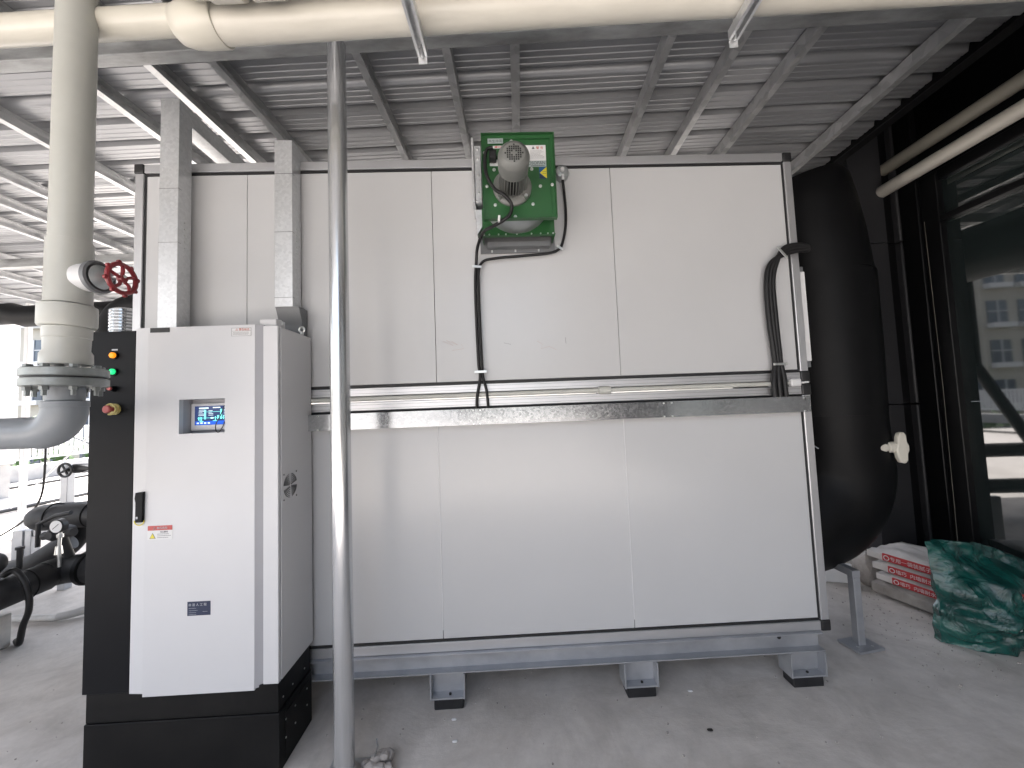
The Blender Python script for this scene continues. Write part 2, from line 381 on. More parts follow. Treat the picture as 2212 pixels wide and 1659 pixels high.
# joined strip ends at 4.18, daylight slit, then the far bay
for o in list(canopy.children): pass
yy = 4.32
while yy < 6.0: sheet(yy, yy + 0.797); yy += 0.8
PX = [-8.3, -7.4, -6.56, -5.9, -4.88, -4.40, -3.92, -3.17, -2.37, -1.93, -1.58, -0.80, -0.32, 0.045, 0.87, 1.26, 1.65, 2.40]
def cee(x, y0, y1, z0, h, w_):
    t = 0.003
    g = MB()
    g.box(x - w_ / 2, x - w_ / 2 + t, y0, y1, z0 + t, z0 + h - t)          # web
    g.box(x - w_ / 2, x + w_ / 2, y0, y1, z0, z0 + t)              # bottom flange
    g.box(x - w_ / 2, x + w_ / 2, y0, y1, z0 + h - t, z0 + h)
    g.box(x + w_ / 2 - t, x + w_ / 2, y0, y1, z0 + t, z0 + 0.018)
    return g
for i, x in enumerate(PX):
    cee(x, -1.0, 6.15, 3.5, 0.082, 0.044 if i != 13 else 0.050).build('purlin', 'purlin', canopy, smooth=False)
for by in (1.76, 4.15, -0.9):
    g = MB(); g.box(-9.3, 2.5, by - 0.035, by + 0.035, 3.40, 3.497, 0.004)
    g.build('beam', 'beam', canopy, smooth=False)
g = MB(); g.box(-9.3, 2.5, 6.0, 6.06, 3.38, 3.498, 0.004); g.build('beam', 'beam', canopy, smooth=False)
for (bx, by) in ((-3.0, 4.05), (-4.9, 4.05), (-6.2, 4.05)):
    g = MB(); g.box(bx - 0.03, bx + 0.03, by - 0.01, by + 0.02, 3.28, 3.399); g.build('hanging_bracket', 'purlin', canopy, smooth=False)
g = MB(); g.box(-1.74, -1.60, 2.75, 2.79, 3.42, 3.49); g.box(-1.74, -1.72, 2.70, 2.79, 3.32, 3.418); g.build('bracket', 'galv', canopy, smooth=False)

# round post
post = thing('steel_post', 'round galvanised steel post standing in front of the white machine, beside the control cabinet', 'post', (-0.735, 1.78, 0))
g = MB(); g.lathe([(0.043, 0.0), (0.0435, 0.9), (0.0428, 1.9), (0.0432, 3.41)], (-0.742, 1.78, 0), 2, 40); g.build('tube', 'galvpipe', post)
g = MB(); g.box(-0.83, -0.65, 1.69, 1.87, 0.001, 0.012, 0.002); g.build('base_plate', 'beam', post)
g = MB(); g.lathe([(0.072, 0.012), (0.066, 0.022), (0.0445, 0.05)], (-0.742, 1.78, 0), 2, 26); g.build('mortar_collar', 'stone', post)
# far posts
def far_post(x, y, label):
    t = thing('square_post', label, 'post', (x, y, 0), group='white square posts at the far roof edge')
    g = MB(); g.box(x - 0.03, x + 0.03, y - 0.03, y + 0.03, 0.01, 3.38, 0.004); g.build('tube', 'whitetrim', t)
    g = MB(); g.box(x - 0.08, x + 0.08, y - 0.08, y + 0.08, 0.0, 0.009); g.build('base_plate', 'purlin', t)
far_post(-6.87, 5.7, 'slim white post behind the black pipes at the far left edge of the canopy')
far_post(-4.05, 6.2, 'slim white post behind the black column of the cabinet')

# overhead pipes (building coordinates)
t = thing('ceiling_pipe', 'long cream plastic pipe running across under the canopy roof', 'pipe', (-1.2, 1.43, 3.2), bld=True)
g = MB(); g.tube([(-4.5, 1.43, 3.222), (-1.25, 1.43, 3.222)], 0.053, 28); g.build('pipe', 'pvc', t)
g = MB(); g.lathe([(0.054, -1.335), (0.066, -1.325), (0.077, -1.29), (0.0815, -1.24), (0.0815, -1.155), (0.078, -1.15), (0.0675, -1.149)], (0, 1.43, 3.197), 0, 36); g.build('reducer', 'pvc', t)
g = MB(); g.tube([(-1.16, 1.43, 3.19), (6.4, 1.43, 3.19)], 0.067, 32); g.build('pipe', 'pvcgrime', t)
t = thing('ceiling_pipe', 'short brownish plastic pipe with thick couplings above the long cream pipe, at the top edge', 'pipe', (-1, 1.26, 3.2), bld=True)
g = MB(); g.tube([(-1.2, 1.26, 3.46)] + [(-1.2, 1.26, 3.28)] + arc((-1.12, 1.26, 3.27), 0.08, PI, 1.5 * PI, (1, 0, 0), (0, 0, 1), 8) + [(-1.0, 1.26, 3.19)], 0.06, 24); g.build('elbow', 'pvcgrime', t)
g = MB(); g.tube([(-1.0, 1.26, 3.195), (2.8, 1.26, 3.225)], 0.058, 24); g.build('pipe', 'pvcgrime', t)
for a in (-1.08, -0.93):
    g = MB(); g.lathe([(0.0585, a), (0.074, a + 0.004), (0.074, a + 0.115), (0.0585, a + 0.12)], (0, 1.26, 3.193), 0, 28); g.build('coupling', 'pvcgrime', t)
def strut(bx, y1, label):
    t = thing('pipe_hanger', label, 'bracket', (bx, y1, 3.1), group='strut hangers under the ceiling pipe', bld=True)
    g = MB(); z = 3.075; w_ = 0.021
    g.box(bx - w_, bx - w_ + 0.003, -0.6, y1, z, z + 0.042); g.box(bx + w_ - 0.003, bx + w_, -0.6, y1, z, z + 0.042)
    g.box(bx - w_ + 0.0031, bx + w_ - 0.0031, -0.6, y1, z + 0.039, z + 0.042)
    g.box(bx - w_ + 0.0031, bx - w_ + 0.011, -0.6, y1, z, z + 0.003); g.box(bx + w_ - 0.011, bx + w_ - 0.0031, -0.6, y1, z, z + 0.003)
    g.build('strut', 'galv', t, smooth=False)
    g = MB(); g.box(bx - 0.018, bx + 0.018, y1 + 0.001, y1 + 0.004, z - 0.03, z + 0.04); g.build('end_clip', 'galv', t, smooth=False)
    g = MB(); g.tube([(bx, y1 - 0.012, z - 0.012), (bx, y1 - 0.012, 3.6)], 0.005, 8); g.build('threaded_rod', 'galv', t)
strut(-0.352, 1.50, 'galvanised strut hanger under the cream pipe, left of the green fan')
strut(0.94, 1.505, 'galvanised strut hanger under the cream pipe, right of the green fan')

# ------------------------------------------------------------------ the white machine (unit)
unit = thing('air_handling_unit', 'large white two-tier panelled air unit with aluminium frame on steel channel legs', 'machine', (0, 2.16, 0.187))
X0, X1, Y0, Y1 = -2.042, 1.797, 2.16, 3.95
PANX = [-1.99, -1.419, -0.361, 0.697, 1.748]
def face_panels(z0, z1, lower):
    for a, b in zip(PANX, PANX[1:]):
        g = MB(); e = 0.0014
        g.box(a + (e if a != PANX[0] else 0), b - (e if b != PANX[-1] else 0), Y0 + 0.004, Y0 + 0.05, z0, z1, 0.0012)
        g.build('panel', 'panel', unit)
    if lower:
        for x in PANX[1:4]:
            g = MB(); z = z0 + 0.045; pts = []
            while z < z1 - 0.01: pts.append((x + random.uniform(-.0006, .0006), Y0 + 0.004, z)); z += 0.05
            g.tube(pts, 0.0024, 6); g.build('sealant_bead', 'sticker', unit)
face_panels(1.752, 2.995, False); face_panels(0.347, 1.588, True)
for z0, z1 in ((1.735, 3.012), (0.33, 1.605)):      # rear body, sides
    g = MB(); g.box(X0 + 0.006, X1 - 0.006, Y0 + 0.052, Y1, z0 - 0.03, z1 + 0.03); g.build('body', 'panel', unit)
def rail(x0, x1, z0, z1): 
    g = MB(); g.box(x0, x1, Y0 - 0.006, Y0 + 0.05, z0, z1, 0.003); g.build('frame_rail', 'alu', unit)
for z in (3.012, 1.687, 1.606, 0.283): rail(X0 + 0.05, X1 - 0.05, z, z + (0.05 if z > 3 or z < 1 else (0.047 if z > 1.65 else 0.048)))
for (z0, z1) in ((1.737, 3.01), (0.332, 1.604)):
    rail(X0, X0 + 0.048, z0, z1); rail(X1 - 0.046, X1, z0, z1)
    # black gaskets all round the opening
    g = MB(); y = Y0 + 0.0025
    g.box(PANX[0], PANX[-1], y, y + 0.03, z0 - 0.0015, z0 + 0.0125); g.box(PANX[0], PANX[-1], y, y + 0.03, z1 - 0.0125, z1 + 0.0015)
    g.box(PANX[0] - 0.003, PANX[0] + 0.009, y, y + 0.03, z0 + 0.013, z1 - 0.013); g.box(PANX[-1] - 0.009, PANX[-1] + 0.003, y, y + 0.03, z0 + 0.013, z1 - 0.013)
    g.build('gasket', 'gasket', unit, smooth=False)
for x in (X0 - 0.004, X1 - 0.051):
    for z0, z1 in ((3.005, 3.064), (1.673, 1.742), (1.600, 1.668), (0.279, 0.340)):
        g = MB(); g.box(x, x + 0.055, Y0 - 0.012, Y0 + 0.06, z0, z1, 0.008, seg=3); g.build('corner_cap', 'cap', unit)
# fine lines on the middle rails
for z in (1.702, 1.722, 1.618, 1.638):
    g = MB(); g.box(X0 + 0.056, X1 - 0.056, Y0 - 0.0068, Y0 - 0.006, z, z + 0.0012); g.build('rail_groove', 'ink', unit, smooth=False)
# base channel: web and bottom flange pointing forward
g = MB(); g.box(X0 + 0.04, X1 - 0.06, Y0 + 0.012, Y0 + 0.02, 0.193, 0.2825); g.box(X0 + 0.04, X1 - 0.06, Y0 - 0.035, Y0 + 0.02, 0.187, 0.193); g.box(X0 + 0.04, X1 - 0.06, Y0 - 0.03, Y0 + 0.011, 0.2765, 0.2825)
g.build('base_channel', 'channel', unit, smooth=False)
g = MB(); g.box(X0 + 0.04, X0 + 0.05, Y0 + 0.021, Y1, 0.187, 0.282); g.box(X1 - 0.07, X1 - 0.06, Y0 + 0.021, Y1, 0.187, 0.282); g.box(X0 + 0.04, X1 - 0.06, Y1 - 0.06, Y1, 0.187, 0.282)
g.build('base_channel', 'channel', unit, smooth=False)
for x in (1.513, 1.36, 0.30, -0.16):
    g = MB(); r = 0.011 if x > 1.5 else 0.0035
    g.lathe([(r, Y0 + 0.010), (r, Y0 + 0.0118)], (x, 0, 0.248 if x > 1.4 else 0.262), 1, 14); g.build('bolt_hole', 'black', unit)
def leg(x0, x1, yf):
    r_ = thing('x', '', '') if False else None
    g = MB(); t = 0.008
    g.box(x0, x0 + t, yf, yf + 0.1, 0.06, 0.1865); g.box(x1 - t, x1, yf, yf + 0.1, 0.06, 0.1865)
    g.box(x0 + t, x1 - t, yf + 0.055, yf + 0.063, 0.068, 0.1865); g.box(x0 + t, x1 - t, yf + 0.004, yf + 0.1, 0.06, 0.0675)
    lg = g.build('leg', 'channel', unit, smooth=False)
    g = MB(); g.box(x0 + 0.018, x1 - 0.012, yf + 0.015, yf + 0.1, 0.0, 0.0595, 0.004); g.build('rubber_pad', 'foamgrey', lg)
    g = MB(); g.lathe([(0.007, 0.068), (0.007, 0.074)], ((x0 + x1) / 2 + 0.01, yf + 0.032, 0), 2, 8); g.build('bolt', 'black', lg)
for x in (-1.5, -0.432, 0.611, 1.53):
    for yf in (2.115, 3.7): leg(x, x + 0.185 if x < 1.5 else x + 0.2, yf)
# side hatch profile on the right face
g = MB(); g.box(X1, X1 + 0.05, 2.18, 2.29, 1.80, 2.34, 0.004); g.build('side_handle', 'whitetrim', unit)
g = MB(); g.box(X1, X1 + 0.055, 2.195, 2.30, 1.765, 1.798, 0.003); g.box(X1, X1 + 0.055, 2.195, 2.30, 2.342, 2.375, 0.003); g.build('side_handle_cap', 'fangrey', unit)
# pencil scribbles on the upper panels
def scribble(pts, m='pencil', r=0.0008):
    g = MB(); g.tube([(x, Y0 + 0.003, z) for x, z in pts], r, 5); g.build('pencil_mark', m, unit)
scribble([(-0.32, 1.985), (-0.26, 1.958), (-0.30, 1.99), (-0.235, 1.962), (-0.27, 1.985)]); scribble([(-0.27, 1.93), (-0.20, 1.94), (-0.215, 1.965)])
scribble([(0.03, 1.965), (0.07, 1.955)], 'ink'); scribble([(0.22, 1.97), (0.25, 1.95), (0.24, 1.925), (0.29, 1.935), (0.33, 1.915)]); scribble([(0.385, 1.985), (0.387, 1.95)], 'ink')

# conduit between the tiers
cd = thing('conduit', 'grey plastic conduit clipped along the seam between the two tiers of the machine', 'conduit', (-0.5, 2.13, 1.67))
g = MB(); g.tube([(-1.06, 2.147, 1.672), (1.70, 2.147, 1.672)], 0.0125, 14); g.build('pipe', 'pvcgrey', cd)
g = MB(); g.lathe([(0.0128, 0.555), (0.021, 0.558), (0.023, 0.575), (0.023, 0.61), (0.021, 0.627), (0.0128, 0.63)], (0, 2.147, 1.672), 0, 18); g.build('coupling', 'pvcgrey', cd)
g = MB(); g.box(1.665, 1.725, 2.12, 2.152, 1.652, 1.696, 0.006); g.tube([(1.725, 2.135, 1.672), (1.775, 2.135, 1.675)], 0.006, 8); g.build('end_box', 'sticker', cd)

# galvanised tray
tr = thing('cable_tray', 'galvanised cable tray running across the machine below the conduit', 'cable tray', (-0.3, 2.11, 1.5))
for a, b in ((-1.054, -0.1395), (-0.1385, 0.93), (0.931, 1.752)):
    g = MB(); g.box(a, b, 2.105, 2.153, 1.506, 1.594, 0.0012)
    g.box(a, b, 2.1035, 2.1049, 1.506, 1.594)
    g.build('tray_section', 'galvtray', tr)
for x in (-1.0, -0.155, -0.118, 0.91, 0.955, 1.715):
    for z in (1.511, 1.585):
        g = MB(); g.lathe([(0.0042, 2.0995), (0.0042, 2.1034)], (x, 0, z), 1, 8); g.build('screw', 'bolt', tr)

# trunkings
def trunk(x0, x1, yf, z0, z1, zt, yback, label, bend):
    t = thing('trunking', label, 'trunking', (x0, yf, z0), group='galvanised cable trunkings behind the cabinet')
    g = MB(); g.box(x0, x1, yf, yf + 0.088, z0, z1, 0.001); g.build('duct', 'galv', t, smooth=False)
    g = MB(); g.box(x0 + 0.002, x1 - 0.002, yf + 0.089, yback, z1 - 0.10, z1 - 0.002, 0.001); g.build('duct', 'galv', t, smooth=False)
    for z in zt:
        g = MB(); g.box(x0 - 0.001, x1 + 0.001, yf - 0.0015, yf + 0.02, z, z + 0.0015); g.build('seam', 'ink', t, smooth=False)
    for k in range(5):
        z = (z0 + z1) / 2 - 0.02 - k * 0.035
        g = MB(); g.lathe([(0.0055, x1 + 0.001), (0.0055, x1 + 0.004)], (0, yf + 0.045, z), 0, 8); g.build('screw', 'bolt', t)
    return t
trunk(-1.808, -1.708, 2.045, 2.03, 3.362, (2.55, 2.85), 3.9, 'taller galvanised trunking rising behind the door of the control cabinet', 0)
t2 = trunk(-1.204, -1.108, 2.06, 2.185, 3.124, (2.235, 2.6, 2.93), 3.0, 'shorter galvanised trunking rising from the right rear of the control cabinet', 1)
g = MB(); g.prism([(2.06, 2.184), (2.148, 2.184), (2.148, 2.036), (2.11, 2.036), (2.10, 2.09)], 0, -1.20, -1.076); g.build('foot', 'fangrey', t2, smooth=False)

# ------------------------------------------------------------------ fan on the machine
fan = thing('exhaust_fan', 'green exhaust fan with grey motor bolted high on the white machine', 'fan', (0.12, 2.16, 2.5))
FX0, FX1, FZ0, FZ1, FY = -0.055, 0.326, 2.562, 3.018, 1.90
g = MB(); g.box(FX0 + .001, FX1 - .001, FY + 0.012, FY + 0.016, FZ0 + .001, FZ1 - .001); g.build('motor_plate', 'green', fan)
g = MB(); t_ = 0.003
g.box(FX0, FX0 + t_, FY - 0.012, FY + 0.02, FZ0, FZ1); g.box(FX1 - t_, FX1, FY - 0.012, FY + 0.02, FZ0, FZ1)
g.box(FX0 + t_, FX1 - t_, FY - 0.012, FY + 0.02, FZ0, FZ0 + t_); g.box(FX0 + t_, FX1 - t_, FY - 0.012, FY + 0.02, FZ1 - t_, FZ1)
g.box(FX0 + t_, FX0 + 0.022, FY + 0.004, FY + 0.007, FZ0 + t_, FZ1 - t_); g.box(FX1 - 0.022, FX1 - t_, FY + 0.004, FY + 0.007, FZ0 + t_, FZ1 - t_)
g.box(FX0 + .023, FX1 - .023, FY + 0.004, FY + 0.007, FZ1 - 0.022, FZ1 - t_)
g.build('folded_rim', 'green', fan, smooth=False)
g = MB(); g.box(FX0 + 0.01, FX1 - 0.01, FY + 0.021, 2.10, FZ0 + 0.10, FZ1 - 0.03); g.build('scroll_casing', 'fangrey', fan)
# lower frame with the round inlet showing
g = MB(); g.box(-0.068, 0.332, 2.045, 2.05, 2.535, 2.70); g.box(-0.068, -0.064, 2.051, 2.15, 2.535, 2.70); g.box(0.328, 0.332, 2.051, 2.15, 2.535, 2.70); g.box(-0.068, 0.332, 2.02, 2.0445, 2.534, 2.539); g.build('lower_frame', 'green', fan, smooth=False)
g = MB(); g.lathe([(0.185, 2.043), (0.18, 2.02), (0.165, 1.985), (0.13, 1.96)], (0.125, 0, 2.735), 1, 48); g.build('inlet_cone', 'inlet', fan)
g = MB(); g.box(-0.085, 0.345, 2.146, 2.156, 2.485, 2.60, 0.001); g.box(-0.045, 0.312, 2.10, 2.145, 2.505, 2.533, 0.001); g.build('mounting_flange', 'fangrey', fan)
# side duct, left
g = MB(); g.box(-0.098, -0.062, 2.00, 2.155, 2.72, 3.03, 0.002); g.box(-0.112, -0.1, 1.99, 2.155, 2.70, 3.07, 0.001); g.prism([(-0.104, 2.70), (-0.064, 2.70), (-0.07, 2.60), (-0.096, 2.56)], 1, 2.06, 2.155); g.build('side_duct', 'galv', fan, smooth=False)
for z in (3.01, 2.955, 2.86, 2.765):
    g = MB(); g.lathe([(0.005, 1.992), (0.005, 1.999)], (-0.08, 0, z), 1, 8); g.build('bolt', 'bolt', fan)
for x in (-0.02, 0.115, 0.25):
    g = MB(); g.box(x - 0.005, x + 0.005, 2.142, 2.1455, 2.489, 2.503, 0.001); g.build('bolt', 'bolt', fan)
for x in (-0.058, -0.03, 0.02, 0.06, 0.12, 0.2, 0.25, 0.29, 0.318):
    g = MB(); g.lathe([(0.0045, 2.014), (0.0045, 2.0195)], (x, 0, 2.5365), 1, 8); g.build('bolt', 'bolt', fan)
def at_fan(px, py):      # position on the motor plate from its place on the drawing of the plate (0..1)
    return FX0 + px * (FX1 - FX0), FZ1 - py * (FZ1 - FZ0)
for (u, v) in ((0.045, 0.215), (0.165, 0.405), (0.06, 0.61), (0.165, 0.82), (0.68, 0.82), (0.79, 0.61), (0.95, 0.605), (0.68, 0.405), (0.43, 0.97), (0.415, 0.07)):
    x, z = at_fan(u, v); y = FY + 0.0115 if 0.06 < u < 0.94 and v < 0.95 else FY + 0.0035
    g = MB(); g.lathe([(0.0055, y - 0.009), (0.0055, y - 0.003), (0.009, y - 0.003), (0.009, y)], (x, 0, z), 1, 8); g.build('bolt', 'bolt', fan)
MX, MZ = 0.099, 2.733
mo = MB(); mo.lathe([(0.100, FY + 0.0115), (0.100, FY), (0.094, FY - 0.006), (0.075, FY - 0.012), (0.06, FY - 0.014)], (MX, 0, MZ), 1, 48); mo = mo.build('motor_flange', 'motor', fan)
g = MB(); g.lathe([(0.052, FY - 0.013), (0.052, 1.735)], (MX, 0, MZ), 1, 32); body = g.build('motor_body', 'black', fan)  # black core paints the shade between the fins
for i in range(26):
    a = 2 * PI * i / 26
    if abs(math.cos(a)) < 0.25: continue
    g = MB(); g.box(-0.0013, 0.0013, 1.74, FY - 0.016, 0.048, 0.067)
    bmesh.ops.rotate(g.bm, verts=g.bm.verts, cent=(0, 0, 0), matrix=Matrix.Rotation(a, 3, 'Y'))
    bmesh.ops.translate(g.bm, verts=g.bm.verts, vec=(MX, 0, MZ)); g.build('fin', 'motor_fin', body, smooth=False)
for sx in (-1, 1):
    g = MB(); g.box(MX + sx * 0.058 - 0.012, MX + sx * 0.058 + 0.012, 1.76, FY - 0.02, MZ - 0.03, MZ - 0.012, 0.002); g.build('motor_lug', 'motor', body)
    g = MB(); g.lathe([(0.009, FY - 0.03), (0.009, FY - 0.006)], (MX + sx * 0.067, 0, MZ - 0.062), 1, 8); g.build('bolt', 'bolt', mo)
g = MB(); g.lathe([(0.066, 1.745), (0.0725, 1.742), (0.0735, 1.665), (0.071, 1.655), (0.050, 1.6355), (0.049, 1.635)], (MX, 0, MZ), 1, 48); cowl = g.build('fan_cowl', 'motor', fan)
rows = {4: [0], 3: [-2, -1, 0, 1, 2], 2: [-3, -2, -1, 0, 1, 2, 3], 1: [-3, -2, -1, 1, 2, 3], 0: [-4, -3, -2, 2, 3, 4], -1: [-3, -2, -1, 1, 2, 3], -2: [-3, -2, -1, 0, 1, 2, 3], -3: [-2, -1, 0, 1, 2], -4: [0]}
for r_, cs in rows.items():
    for c_ in cs:
        g = MB(); x, z = MX + c_ * 0.0098, MZ + r_ * 0.0098
        g.box(x - 0.0036, x + 0.0036, 1.6342, 1.6352, z - 0.0036, z + 0.0036); g.build('grille_hole', 'black', cowl, smooth=False)
g = MB(); g.box(-0.016, 0.022, 1.86, FY + 0.0115, 2.868, 2.912, 0.004); g.build('terminal_box', 'cap', fan)
# stickers on the plate
ys = FY + 0.0116
def sticker(x0, x1, z0, z1, m, y=ys, par=None): 
    g = MB(); g.box(x0, x1, y - 0.0009, y, z0, z1); return g.build('sticker', m, par or fan, smooth=False)
x0, z1 = at_fan(0.09, 0.045); x1, z0 = at_fan(0.30, 0.105); s_ = sticker(x0, x1, z0, z1, 'silversticker', FY + 0.0035)
lettering('再生排风', 0.0185, (x0 + 0.004, FY + 0.0024, z0 + 0.006), 'ink', s_, sx=0.98)
x0, z1 = at_fan(0.16, 0.12); x1, z0 = at_fan(0.34, 0.15); s_ = sticker(x0, x1, z0, z1, 'sticker')
g = MB(); zc = (z0 + z1) / 2; g.prism([(x0 + 0.006, zc), (x0 + 0.02, zc + 0.006), (x0 + 0.02, zc + 0.002), (x1 - 0.003, zc + 0.002), (x1 - 0.003, zc - 0.002), (x0 + 0.02, zc - 0.002), (x0 + 0.02, zc - 0.006)], 1, ys - 0.0016, ys - 0.001); g.build('arrow', 'redvivid', s_, smooth=False)
x0, z1 = at_fan(0.11, 0.285); x1, z0 = at_fan(0.22, 0.36); s_ = sticker(x0, x1, z0, z1, 'sticker', FY + 0.0035 if False else ys)
lettering('三角-1', 0.012, (x0 + 0.002, ys - 0.0012, z0 + 0.012), 'ink', s_)
x0, z1 = at_fan(0.60, 0.12); x1, z0 = at_fan(0.885, 0.305); s_ = sticker(x0, x1, z0, z1, 'sticker')
lettering('警 告', 0.017, (x0 + 0.058, ys - 0.0012, z1 - 0.021), 'inkred', s_)
g = MB(); g.prism([(x0 + 0.035, z1 - 0.021), (x0 + 0.051, z1 - 0.021), (x0 + 0.043, z1 - 0.006)], 1, ys - 0.0016, ys - 0.001); g.build('warning_triangle', 'ink', s_, smooth=False)
lines_print(x0 + 0.026, x1 - 0.008, [z1 - 0.032 - 0.0065 * k for k in range(7)], ys - 0.001, 'ink', s_, h=0.0012)
x0, z1 = at_fan(0.60, 0.307); x1, z0 = at_fan(0.885, 0.378); s_ = sticker(x0, x1, z0, z1, 'silversticker')
lettering('SOFAN', 0.0235, (0.2045, ys - 0.0014, z0 + 0.0125), 'ink', s_, sx=0.98, ext=0.0003)
lettering('O', 0.0235, (0.186, ys - 0.0014, z0 + 0.0125), 'ink', s_, ext=0.0003)
lines_print(x0 + 0.03, x1 - 0.008, [z0 + 0.004], ys - 0.001, 'ink', s_, h=0.003, jag=0)
x0, z1 = at_fan(0.785, 0.382); x1, z0 = at_fan(0.885, 0.52); s_ = sticker(x0, x1, z0, z1, 'blue')
xm, zm = (x0 + x1) / 2, (z0 + z1) / 2
g = MB(); g.prism([(x0 + 0.002, zm), (x1, z1 - 0.001), (x1, z0 + 0.001)], 1, ys - 0.0016, ys - 0.001); g.build('triangle_print', 'yellow', s_, smooth=False)
g = MB(); g.prism([(x0, z0), (x1 - 0.001, z0), (x0, zm - 0.004)], 1, ys - 0.0015, ys - 0.001); g.build('triangle_print', 'navy', s_, smooth=False)
lines_print(x0 + 0.016, x1 - 0.002, [zm + 0.004, zm - 0.006], ys - 0.0017, 'ink', s_, h=0.003, jag=0)

# junction box right of the fan
jb = thing('junction_box', 'round clear junction box on the machine right of the green fan', 'junction box', (0.404, 2.16, 2.94))
g = MB(); g.lathe([(0.043, 2.158), (0.043, 2.135), (0.036, 2.118), (0.02, 2.112)], (0.404, 0, 2.952), 1, 24); g.build('housing', 'inlet', jb)
g = MB(); g.lathe([(0.013, 2.1125), (0.011, 2.100)], (0.402, 0, 2.955), 1, 14); g.torus((0.404, 2.12, 2.952), 1, 0.031, 0.003, 24, 6); g.build('cap', 'sticker', jb)
g = MB(); g.box(0.395, 0.411, 2.10, 2.13, 2.895, 2.925, 0.003); g.build('cable_gland', 'sticker', jb)

# cables
def cable(name, label, pts, r, group=None, clips=()):
    t = thing(name, label, 'cable', pts[0], group=group)
    g = MB(); g.tube(smooth_path(pts, 10), r, 12); g.build('sheath', 'cable', t)
    for (x, y, z, a, w_) in clips:
        g = MB(); g.box(x - w_ / 2, x + w_ / 2, y - r - 0.006, y - r - 0.002, z - 0.007, z + 0.007, 0.001, rot=(0, a, 0)); g.build('clip', 'bolt', t)
        for sg in (-1, 1):
            g = MB(); cx, cz = x + sg * (w_ / 2 - 0.006) * math.cos(a), z - sg * (w_ / 2 - 0.006) * math.sin(a)
            g.lathe([(0.0035, y - r - 0.009), (0.0035, y - r - 0.006)], (cx, 0, cz), 1, 8); g.build('screw', 'bolt', t)
    return t
cable('power_cable', 'black cable looping from the fan motor down the machine to the tray', [(0.005, 1.85, 2.91), (-0.026, 1.85, 2.90), (-0.037, 1.852, 2.84), (-0.030, 1.855, 2.77), (0.005, 1.855, 2.70), (0.055, 1.84, 2.655), (0.088, 1.85, 2.615), (0.082, 1.86, 2.57), (0.045, 1.868, 2.54), (-0.01, 1.90, 2.525), (-0.06, 1.99, 2.54), (-0.10, 2.09, 2.50), (-0.113, 2.132, 2.42), (-0.122, 2.137, 2.30), (-0.122, 2.137, 2.1), (-0.118, 2.137, 1.85), (-0.112, 2.137, 1.77), (-0.132, 2.132, 1.66), (-0.136, 2.13, 1.585)], 0.0088, clips=((-0.108, 2.137, 1.80, 0, 0.07), (-0.109, 2.137, 2.402, 0.1, 0.055)))
cable('power_cable', 'black cable from the round junction box joining the fan cable', [(0.403, 2.115, 2.90), (0.412, 2.13, 2.82), (0.417, 2.137, 2.72), (0.410, 2.137, 2.62), (0.388, 2.137, 2.53), (0.365, 2.137, 2.495), (0.30, 2.137, 2.473), (0.15, 2.137, 2.462), (0.0, 2.137, 2.452), (-0.07, 2.137, 2.437), (-0.099, 2.133, 2.39), (-0.104, 2.137, 2.30), (-0.104, 2.137, 2.1), (-0.100, 2.137, 1.85), (-0.096, 2.137, 1.77), (-0.078, 2.132, 1.69), (-0.072, 2.13, 1.585)], 0.008, clips=((0.372, 2.137, 2.50, 0.6, 0.045),))
g = MB(); g.box(0.018, 0.03, 1.852, 1.873, 2.53, 2.56, 0.001, rot=(0, 0.1, 0)); tag(g.build('cable_tie', 'sticker'), 'white cable tie round the black cable just below the green fan plate', 'cable tie')
cps = [[(1.83, 2.12, 2.455 + d * 0.5), (1.76, 2.115, 2.46 + d), (1.68, 2.12, 2.44 + d), (1.615 + d, 2.125, 2.37), (1.588 + d * 1.1, 2.128, 2.26), (1.588 + d * 1.2, 2.13, 2.07), (1.597 + d, 2.13, 1.86), (1.60 + d, 2.13, 1.785), (1.592 + e_, 2.122, 1.69), (1.592 + e_, 2.12, 1.585)] for d, e_ in ((-0.017, -0.03), (0, 0.0), (0.017, 0.032))]
for p, nm in zip(cps, ('left', 'middle', 'right')):
    cable('power_cable', '%s one of three bundled black cables on the right end of the machine' % nm, p, 0.014, 'bundled cables at the right end of the machine',
          clips=() if nm != 'middle' else ((1.60, 2.125, 1.782, 0, 0.085), (1.65, 2.11, 2.425, 0.9, 0.085)))

# ------------------------------------------------------------------ control cabinet
cab = thing('control_cabinet', 'white control cabinet with black side column, touch screen and black plinth, standing before the machine', 'cabinet', (-1.48, 1.83, 0))
CY = 1.83
g = MB(); g.box(-1.715, -1.062, CY + 0.082, 2.145, 0.383, 2.030, 0.002); g.box(-1.715, -1.062, CY + 0.022, CY + 0.0815, 1.75, 2.030, 0.001); g.box(-1.715, -1.062, CY + 0.022, CY + 0.0815, 0.383, 1.45, 0.001); g.box(-1.715, -1.52, CY + 0.022, CY + 0.0815, 1.4505, 1.7495); g.box(-1.285, -1.062, CY + 0.022, CY + 0.0815, 1.4505, 1.7495); g.build('body', 'cabinet', cab)
g = MB(); g.box(-1.922, -1.717, CY + 0.002, 2.145, 0.383, 2.026, 0.002); g.build('side_column', 'cab_black', cab)
